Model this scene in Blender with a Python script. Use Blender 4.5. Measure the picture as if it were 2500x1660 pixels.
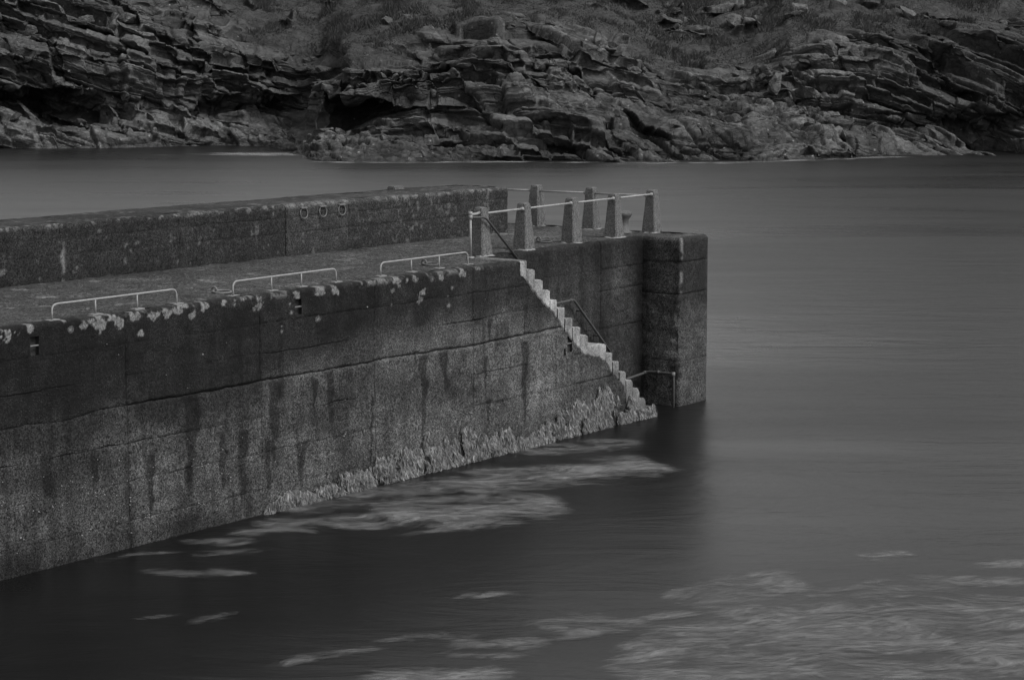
import bpy, bmesh, math, random
import numpy as np
from mathutils import Vector, Matrix

R = math.radians
random.seed(7)
rng = np.random.default_rng(11)
scene = bpy.context.scene
for o in list(bpy.data.objects):
    bpy.data.objects.remove(o)
C = scene.collection

# ------------------------------------------------------------------ camera
cam_d = bpy.data.cameras.new("camera")
cam = bpy.data.objects.new("camera", cam_d)
C.objects.link(cam)
cam.location = (0.0, 0.0, 7.4)
cam.rotation_euler = (R(90 - 7.634), 0, 0)
cam_d.sensor_width = 36.0
cam_d.lens = 73.55
cam_d.clip_start = 0.5
cam_d.clip_end = 6000
scene.camera = cam

# ------------------------------------------------------------------ sky, sun, exposure
SUN_EL, SUN_AZ = 52.0, 125.0            # azimuth measured from +Y (view direction) towards +X (right)
world = bpy.data.worlds.new("World")
scene.world = world
world.use_nodes = True
wn, wl = world.node_tree.nodes, world.node_tree.links
wn.clear()
sky = wn.new("ShaderNodeTexSky")
sky.sky_type = 'NISHITA'
sky.sun_disc = False
sky.sun_elevation = R(SUN_EL)
sky.sun_rotation = R(SUN_AZ)
sky.air_density = 1.0
sky.dust_density = 3.0
bw = wn.new("ShaderNodeRGBToBW")         # black and white photograph: a grey overcast sky
bg = wn.new("ShaderNodeBackground")
bg.inputs[1].default_value = 0.15
wo = wn.new("ShaderNodeOutputWorld")
wl.new(sky.outputs[0], bw.inputs[0]); wl.new(bw.outputs[0], bg.inputs[0]); wl.new(bg.outputs[0], wo.inputs[0])

sd = bpy.data.lights.new("sun", 'SUN')
sd.energy = 1.3
sd.angle = R(12)
sun = bpy.data.objects.new("sun", sd)
C.objects.link(sun)
_v = Vector((math.sin(R(SUN_AZ)) * math.cos(R(SUN_EL)), math.cos(R(SUN_AZ)) * math.cos(R(SUN_EL)), math.sin(R(SUN_EL))))
sun.rotation_euler = _v.to_track_quat('Z', 'Y').to_euler()
sun.location = _v * 60

vs = scene.view_settings
vs.view_transform = 'Standard'; vs.look = 'None'; vs.gamma = 1.0; vs.use_curve_mapping = False
vs.exposure = 0.80
scene.render.engine = 'CYCLES'
scene.cycles.max_bounces = 6

# ------------------------------------------------------------------ numpy noise
def _h(ix, iy, iz, seed):
    with np.errstate(over='ignore'):
        h = (ix.astype(np.int64).astype(np.uint32) * np.uint32(374761393)
             + iy.astype(np.int64).astype(np.uint32) * np.uint32(668265263)
             + iz.astype(np.int64).astype(np.uint32) * np.uint32(2147483647)
             + np.uint32((seed * 974634 + 12345) & 0xffffffff))
        h = (h ^ (h >> np.uint32(13))) * np.uint32(1274126177)
        h = (h ^ (h >> np.uint32(15))) * np.uint32(2246822519)
        h ^= h >> np.uint32(16)
    return (h & np.uint32(0xffffff)).astype(np.float32) / 16777216.0

def h1(i, seed=0):
    i = np.asarray(i); z = np.zeros_like(i)
    return _h(i, z, z, seed)

def h2(i, j, seed=0):
    i = np.asarray(i); j = np.asarray(j) + np.zeros_like(i)
    return _h(i, j, np.zeros_like(i), seed)

def vnoise(x, y, z, seed=0):
    x, y, z = np.broadcast_arrays(np.asarray(x, np.float32), np.asarray(y, np.float32), np.asarray(z, np.float32))
    ix, iy, iz = np.floor(x), np.floor(y), np.floor(z)
    fx, fy, fz = x - ix, y - iy, z - iz
    fx = fx * fx * (3 - 2 * fx); fy = fy * fy * (3 - 2 * fy); fz = fz * fz * (3 - 2 * fz)
    def c(a, b, d): return _h(ix + a, iy + b, iz + d, seed)
    a = c(0, 0, 0) * (1 - fx) + c(1, 0, 0) * fx
    b = c(0, 1, 0) * (1 - fx) + c(1, 1, 0) * fx
    e = c(0, 0, 1) * (1 - fx) + c(1, 0, 1) * fx
    f = c(0, 1, 1) * (1 - fx) + c(1, 1, 1) * fx
    return (a * (1 - fy) + b * fy) * (1 - fz) + (e * (1 - fy) + f * fy) * fz

def fbm(x, y, z, sc=1.0, oct=3, seed=0):
    """-1..1"""
    t = 0; a = 1.0; n = 0
    for k in range(oct):
        t = t + a * (vnoise(x * sc + 17.3 * k, y * sc - 9.1 * k, z * sc + 4.7 * k, seed + k) * 2 - 1)
        n += a; a *= .5; sc *= 2.03
    return t / n

def sstep(a, b, x):
    t = np.clip((x - a) / (b - a), 0, 1)
    return t * t * (3 - 2 * t)

# ------------------------------------------------------------------ object helpers
def tag(o, label=None, cat=None, group=None, kind=None):
    if label: o['label'] = label
    if cat: o['category'] = cat
    if group: o['group'] = group
    if kind: o['kind'] = kind
    return o

def empty(name, parent=None, loc=(0, 0, 0), rz=0.0):
    o = bpy.data.objects.new(name, None)
    o.empty_display_size = .2
    C.objects.link(o)
    o.parent = parent
    o.location = loc
    o.rotation_euler = (0, 0, rz)
    return o

def link(name, me, mat=None, parent=None, loc=None, rz=None):
    o = bpy.data.objects.new(name, me)
    C.objects.link(o)
    if mat is not None and len(me.materials) == 0: me.materials.append(mat)
    o.parent = parent
    if loc is not None: o.location = loc
    if rz is not None: o.rotation_euler = (0, 0, rz)
    return o

def mesh_np(name, V, F, smooth=False, attrs=None):
    """V (n,3), F (m,3|4) int"""
    me = bpy.data.meshes.new(name)
    V = np.ascontiguousarray(V, np.float32); F = np.ascontiguousarray(F, np.int32)
    m, k = F.shape
    me.vertices.add(len(V)); me.vertices.foreach_set('co', V.ravel())
    me.loops.add(m * k); me.loops.foreach_set('vertex_index', F.ravel())
    me.polygons.add(m)
    me.polygons.foreach_set('loop_start', np.arange(0, m * k, k, dtype=np.int32))
    me.polygons.foreach_set('loop_total', np.full(m, k, np.int32))
    if smooth: me.polygons.foreach_set('use_smooth', np.ones(m, bool))
    if attrs:
        for a, val in attrs.items():
            at = me.attributes.new(a, 'FLOAT', 'POINT')
            at.data.foreach_set('value', np.ascontiguousarray(val, np.float32).ravel())
    me.update(calc_edges=True)
    return me

def grid_faces(nu, nv):
    i = np.arange(nu - 1)[:, None]; j = np.arange(nv - 1)[None, :]
    a = (i * nv + j).ravel()
    return np.stack([a, a + nv, a + nv + 1, a + 1], 1)

def bm_mesh(name, bm, smooth=False):
    me = bpy.data.meshes.new(name)
    bm.to_mesh(me); bm.free()
    if smooth:
        for p in me.polygons: p.use_smooth = True
    return me

def tube(bm, pts, r, seg=10, cap=True):
    """round tube through points (no twist)"""
    pts = [Vector(p) for p in pts]
    rings = []
    for i, p in enumerate(pts):
        if i == 0: d = pts[1] - p
        elif i == len(pts) - 1: d = p - pts[i - 1]
        else: d = (pts[i + 1] - p).normalized() + (p - pts[i - 1]).normalized()
        d.normalize()
        up = Vector((0, 0, 1)) if abs(d.z) < .95 else Vector((1, 0, 0))
        if i and rings: up = prev
        a = d.cross(up)
        if a.length < 1e-4: a = d.orthogonal()
        a.normalize(); b = a.cross(d).normalized(); prev = b
        rr = r[i] if isinstance(r, (list, tuple)) else r
        rings.append([bm.verts.new(p + a * (rr * math.cos(2 * math.pi * k / seg)) + b * (rr * math.sin(2 * math.pi * k / seg))) for k in range(seg)])
    for A, B in zip(rings, rings[1:]):
        for k in range(seg):
            bm.faces.new((A[k], A[(k + 1) % seg], B[(k + 1) % seg], B[k]))
    if cap:
        bm.faces.new(rings[0][::-1]); bm.faces.new(rings[-1])

def arc_path(pts, rad, n=6):
    """round the inner corners of a polyline"""
    pts = [Vector(p) for p in pts]
    out = [pts[0]]
    for a, b, c in zip(pts, pts[1:], pts[2:]):
        u = (a - b).normalized(); v = (c - b).normalized()
        r = min(rad, (a - b).length * .49, (c - b).length * .49)
        for k in range(n + 1):
            t = k / n
            out.append((b + u * r) * (1 - t) ** 2 + b * 2 * t * (1 - t) + (b + v * r) * t ** 2)
    out.append(pts[-1])
    return out

def box(bm, x0, x1, y0, y1, z0, z1):
    v = [bm.verts.new(p) for p in ((x0, y0, z0), (x1, y0, z0), (x1, y1, z0), (x0, y1, z0), (x0, y0, z1), (x1, y0, z1), (x1, y1, z1), (x0, y1, z1))]
    for f in ((0, 3, 2, 1), (4, 5, 6, 7), (0, 1, 5, 4), (1, 2, 6, 5), (2, 3, 7, 6), (3, 0, 4, 7)):
        bm.faces.new([v[i] for i in f])

# ------------------------------------------------------------------ materials (all grey: the photograph is black and white)
def new_mat(name):
    m = bpy.data.materials.new(name)
    m.use_nodes = True
    nt = m.node_tree
    nt.nodes.clear()
    out = nt.nodes.new("ShaderNodeOutputMaterial")
    return m, nt, out

class NB:
    """small node builder"""
    def __init__(self, nt): self.nt = nt
    def n(self, t, **kw):
        nd = self.nt.nodes.new(t)
        for k, v in kw.items(): setattr(nd, k, v)
        return nd
    def lk(self, a, b): self.nt.links.new(a, b)
    def val(self, sock, x):
        if isinstance(x, (int, float)): sock.default_value = x
        else: self.lk(x, sock)
    def math(self, op, a, b=0.0, c=None, clamp=False):
        nd = self.n("ShaderNodeMath", operation=op); nd.use_clamp = clamp
        self.val(nd.inputs[0], a); self.val(nd.inputs[1], b)
        if c is not None: self.val(nd.inputs[2], c)
        return nd.outputs[0]
    def mapr(self, x, a, b, c, d):
        nd = self.n("ShaderNodeMapRange"); nd.clamp = True
        self.val(nd.inputs[0], x)
        for i, v in enumerate((a, b, c, d)): nd.inputs[1 + i].default_value = v
        return nd.outputs[0]
    def mix(self, f, a, b):
        nd = self.n("ShaderNodeMix", data_type='FLOAT')
        self.val(nd.inputs[0], f); self.val(nd.inputs[2], a); self.val(nd.inputs[3], b)
        return nd.outputs[0]
    def noise(self, co, sc, det=4, rough=.55, dist=0.0):
        nd = self.n("ShaderNodeTexNoise"); self.lk(co, nd.inputs['Vector'])
        nd.inputs['Scale'].default_value = sc; nd.inputs['Detail'].default_value = det
        nd.inputs['Roughness'].default_value = rough; nd.inputs['Distortion'].default_value = dist
        return nd.outputs[0]
    def voro(self, co, sc, feat='F1', rnd=1.0):
        nd = self.n("ShaderNodeTexVoronoi", feature=feat); self.lk(co, nd.inputs['Vector'])
        nd.inputs['Scale'].default_value = sc; nd.inputs['Randomness'].default_value = rnd
        return nd
    def attr(self, name): 
        nd = self.n("ShaderNodeAttribute", attribute_name=name); return nd.outputs['Fac']
    def mapping(self, co, scale=(1, 1, 1), rot=(0, 0, 0)):
        nd = self.n("ShaderNodeMapping"); self.lk(co, nd.inputs['Vector'])
        nd.inputs['Scale'].default_value = scale; nd.inputs['Rotation'].default_value = rot
        return nd.outputs[0]
    def bump(self, h, strength, dist, nrm=None):
        nd = self.n("ShaderNodeBump"); nd.inputs['Strength'].default_value = strength; nd.inputs['Distance'].default_value = dist
        self.lk(h, nd.inputs['Height'])
        if nrm is not None: self.lk(nrm, nd.inputs['Normal'])
        return nd.outputs[0]
    def principled(self, out, col, rough=.9, nrm=None, spec=.3):
        p = self.n("ShaderNodeBsdfPrincipled")
        if isinstance(col, (int, float)): p.inputs['Base Color'].default_value = (col, col, col, 1)
        else: self.lk(col, p.inputs['Base Color'])
        self.val(p.inputs['Roughness'], rough)
        p.inputs['Specular IOR Level'].default_value = spec
        if nrm is not None: self.lk(nrm, p.inputs['Normal'])
        self.lk(p.outputs[0], out.inputs[0])
        return p

def mat_concrete(name, grain=1.0, bump=1.0, rough=.92, rib=False):
    m, nt, out = new_mat(name); b = NB(nt)
    co = b.n("ShaderNodeTexCoord").outputs['Object']
    tone = b.math('MULTIPLY', b.attr('tone'), .215); lich = b.attr('lich')
    # salt-and-pepper aggregate of the weathered concrete
    g1 = b.noise(co, 42, 3, .7)
    g2 = b.noise(co, 16, 3, .6)
    g3 = b.noise(co, 3.2, 4, .6)
    vor = b.voro(co, 27)
    spk = b.mapr(vor.outputs['Distance'], .12, .36, 1.0, 0.0)           # pale stones
    rndm = b.n("ShaderNodeSeparateColor"); b.lk(vor.outputs['Color'], rndm.inputs[0])
    spk = b.math('MULTIPLY', spk, b.mapr(rndm.outputs[0], .45, .95, 0, 1))
    k = b.mapr(g1, .37, .65, 1 - .94 * grain, 1 + 1.5 * grain)
    k = b.math('MULTIPLY', k, b.mapr(g2, .3, .7, 1 - .4 * grain, 1 + .42 * grain))
    k = b.math('MULTIPLY', k, b.mapr(g3, .3, .7, .66, 1.34))
    col = b.math('MULTIPLY', tone, k)
    col = b.math('ADD', col, b.math('MULTIPLY', spk, b.math('ADD', .012 * grain, b.math('MULTIPLY', tone, 1.9 * grain))))
    lk_ = b.math('MULTIPLY', lich, b.mapr(g1, .34, .6, .25, 1.0))
    col = b.mix(lk_, col, .19)
    hh = b.math('ADD', b.math('MULTIPLY', g1, .5), b.math('MULTIPLY', g2, .8))
    hh = b.math('ADD', hh, b.math('MULTIPLY', spk, .5))
    if rib:
        gr = b.noise(co, 13, 4, .65)
        hh = b.math('ADD', hh, b.math('MULTIPLY', gr, 1.2))
        col = b.math('MULTIPLY', col, b.mapr(gr, .34, .66, .4, 1.65))
    nrm = b.bump(hh, .8 * bump, .02)
    b.principled(out, col, rough, nrm, .2)
    return m

M_WALL = mat_concrete("weathered_concrete", 1.0)
M_DECK = mat_concrete("deck_concrete", .9, 1.2, rib=True)
M_STEP = mat_concrete("step_concrete", .4, .6)

def mat_plain(name, col, rough=.6, var=.25, sc=14.0, bump=.3, metal=0.0, bd=.006):
    m, nt, out = new_mat(name); b = NB(nt)
    co = b.n("ShaderNodeTexCoord").outputs['Object']
    g = b.noise(co, sc, 5, .65)
    c = b.mapr(g, .3, .7, col * (1 - var), col * (1 + var))
    p = b.principled(out, c, rough, b.bump(g, bump, bd), .35)
    p.inputs['Metallic'].default_value = metal
    return m

M_POST = mat_plain("post_concrete", .076, .9, .85, 34, .9)
M_MORTAR = mat_plain("mortar", .15, .9, .3, 18, .5)
M_PIPE = mat_plain("galvanised_pipe", .20, .5, .22, 20, .15)
M_OLDPIPE = mat_plain("dull_pipe", .04, .6, .4, 25, .3)
M_IRON = mat_plain("dark_iron", .07, .6, .4, 25, .4)
M_PALEIRON = mat_plain("pale_iron", .10, .6, .3, 25, .3)
M_VOID = mat_plain("shade_black_core", .02, .9, .3, 8, .3)  # near-black colour stands in for the shade inside joints and recesses

def mat_rock():
    m, nt, out = new_mat("cliff_rock"); b = NB(nt)
    co = b.n("ShaderNodeTexCoord").outputs['Object']
    tone = b.attr('tone'); grass = b.attr('grass')
    sk = b.mapping(co, (.8, .8, 2.6), (0, R(16), 0))
    g1 = b.noise(co, 2.6, 5, .68)
    g2 = b.noise(sk, 1.3, 5, .62, .4)
    ve = b.voro(b.mapping(co, (1, .7, 1.9), (0, R(20), 0)), .8, 'DISTANCE_TO_EDGE')
    crack = b.mapr(ve.outputs['Distance'], .0, .035, 0.0, 1.0)
    ve2 = b.voro(b.mapping(co, (1.6, 1.2, 2.6), (0, R(34), 0)), .85, 'DISTANCE_TO_EDGE')
    crack = b.math('MULTIPLY', crack, b.mapr(ve2.outputs['Distance'], .0, .04, .4, 1.0))
    col = b.math('MULTIPLY', tone, b.mapr(g1, .3, .7, .5, 1.5))
    col = b.math('MULTIPLY', col, b.mapr(g2, .3, .7, .72, 1.3))
    vl = b.voro(co, 2.4)
    rs = b.n("ShaderNodeSeparateColor"); b.lk(vl.outputs['Color'], rs.inputs[0])
    spk = b.math('MULTIPLY', b.mapr(vl.outputs['Distance'], .1, .3, 1, 0), b.mapr(rs.outputs[0], .86, .9, 0, 1))
    col = b.mix(b.math('MULTIPLY', spk, .6), col, .24)                    # pale lichen spots
    gg = b.noise(b.mapping(co, (1, 1, .6)), .7, 6, .68)
    gcol = b.math('MULTIPLY', b.mapr(gg, .28, .72, .013, .040), b.mapr(g1, .3, .7, .8, 1.2))
    col = b.mix(grass, col, gcol)
    hh = b.math('ADD', b.math('MULTIPLY', g1, .22), b.math('MULTIPLY', g2, .2))
    hh = b.math('ADD', hh, b.math('MULTIPLY', crack, .6))
    b.principled(out, col, .88, b.bump(hh, .7, .22), .25)
    return m
M_ROCK = mat_rock()

def mat_leaf(name, lo, hi, sc, alpha=None, trans=.25, tint=False):
    m, nt, out = new_mat(name); b = NB(nt)
    co = b.n("ShaderNodeTexCoord").outputs['Object']
    g = b.noise(co, sc, 3, .6)
    c = b.mapr(g, .3, .7, lo, hi)
    if tint: c = b.math('MULTIPLY', c, b.attr('tint'))
    p = b.n("ShaderNodeBsdfPrincipled"); b.lk(c, p.inputs['Base Color'])
    p.inputs['Roughness'].default_value = .6; p.inputs['Specular IOR Level'].default_value = .3
    tr = b.n("ShaderNodeBsdfTranslucent"); b.lk(c, tr.inputs[0])
    mx = b.n("ShaderNodeMixShader"); mx.inputs[0].default_value = trans
    b.lk(p.outputs[0], mx.inputs[1]); b.lk(tr.outputs[0], mx.inputs[2])
    if alpha is None:
        b.lk(mx.outputs[0], out.inputs[0])
    else:
        tp = b.n("ShaderNodeBsdfTransparent")
        m2 = b.n("ShaderNodeMixShader")
        b.lk(b.attr('cover'), m2.inputs[0])
        b.lk(tp.outputs[0], m2.inputs[1]); b.lk(mx.outputs[0], m2.inputs[2])
        b.lk(m2.outputs[0], out.inputs[0])
    return m
M_GRASS = mat_leaf("dry_grass", .022, .062, .5)
M_WEED = mat_leaf("wrack_seaweed", .12, .31, 5, tint=True)
M_FOAM = mat_leaf("sea_foam", .25, .5, .8, alpha=True)
def mat_mat():
    m, nt, out = new_mat("floating_weed"); b = NB(nt)
    co = b.n("ShaderNodeTexCoord").outputs['Object']
    wv = b.noise(b.mapping(co, (.35, .5, 1)), 1.0, 2, .5)
    rot = b.mapping(co, (1, 1, 1), (0, 0, R(-14)))
    off = b.n("ShaderNodeVectorMath", operation='ADD'); b.lk(rot, off.inputs[0])
    cx = b.n("ShaderNodeCombineXYZ"); b.lk(b.math('MULTIPLY', wv, 1.6), cx.inputs[1]); b.lk(cx.outputs[0], off.inputs[1])
    s1 = b.noise(b.mapping(off.outputs[0], (.55, 1.1, 1)), 1.0, 5, .62, 1.2)
    s2 = b.noise(b.mapping(off.outputs[0], (2.0, 5.5, 1)), 1.0, 6, .72, 1.6)
    st = b.math('ADD', b.math('MULTIPLY', s1, .7), b.math('MULTIPLY', s2, .3))
    cov = b.attr('cover')
    al = b.math('ADD', cov, b.math('MULTIPLY', b.math('SUBTRACT', st, .5), 3.0))
    al = b.math('MULTIPLY', b.mapr(al, .3, 1.25, 0, .75), b.mapr(cov, .02, .3, 0, 1))
    p = b.n("ShaderNodeBsdfPrincipled"); b.lk(b.mapr(s2, .32, .68, .045, .23), p.inputs['Base Color']); p.inputs['Roughness'].default_value = .5
    tp = b.n("ShaderNodeBsdfTransparent"); mx = b.n("ShaderNodeMixShader")
    b.lk(al, mx.inputs[0]); b.lk(tp.outputs[0], mx.inputs[1]); b.lk(p.outputs[0], mx.inputs[2]); b.lk(mx.outputs[0], out.inputs[0])
    return m
M_KELP = mat_mat()

def mat_water():
    m, nt, out = new_mat("sea_water"); b = NB(nt)
    co = b.n("ShaderNodeTexCoord").outputs['Object']
    a = b.noise(b.mapping(co, (.22, .6, 1)), 1.0, 5, .6, .8)
    c = b.noise(b.mapping(co, (.9, 2.6, 1)), 1.0, 3, .6, .2)
    d = b.noise(b.mapping(co, (.03, .10, 1)), 1.0, 4, .55, 1.0)
    hh = b.math('ADD', b.math('MULTIPLY', a, .6), b.math('MULTIPLY', c, .12))
    nrm = b.bump(hh, .2, .4)
    ro = b.mapr(d, .35, .65, .26, .37)
    p = b.principled(out, .004, ro, nrm, .5)
    p.inputs['IOR'].default_value = 1.33
    return m
M_WATER = mat_water()

# ================================================================== the setting: sea and hillside
wm = mesh_np("sea", np.array([(-1500, -600, 0), (1500, -600, 0), (1500, 2500, 0), (-1500, 2500, 0)]), np.array([[0, 1, 2, 3]]))
sea = link("sea", wm, M_WATER)
tag(sea, "smooth dark grey sea water filling the harbour around the pier", "sea", kind='structure')

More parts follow.
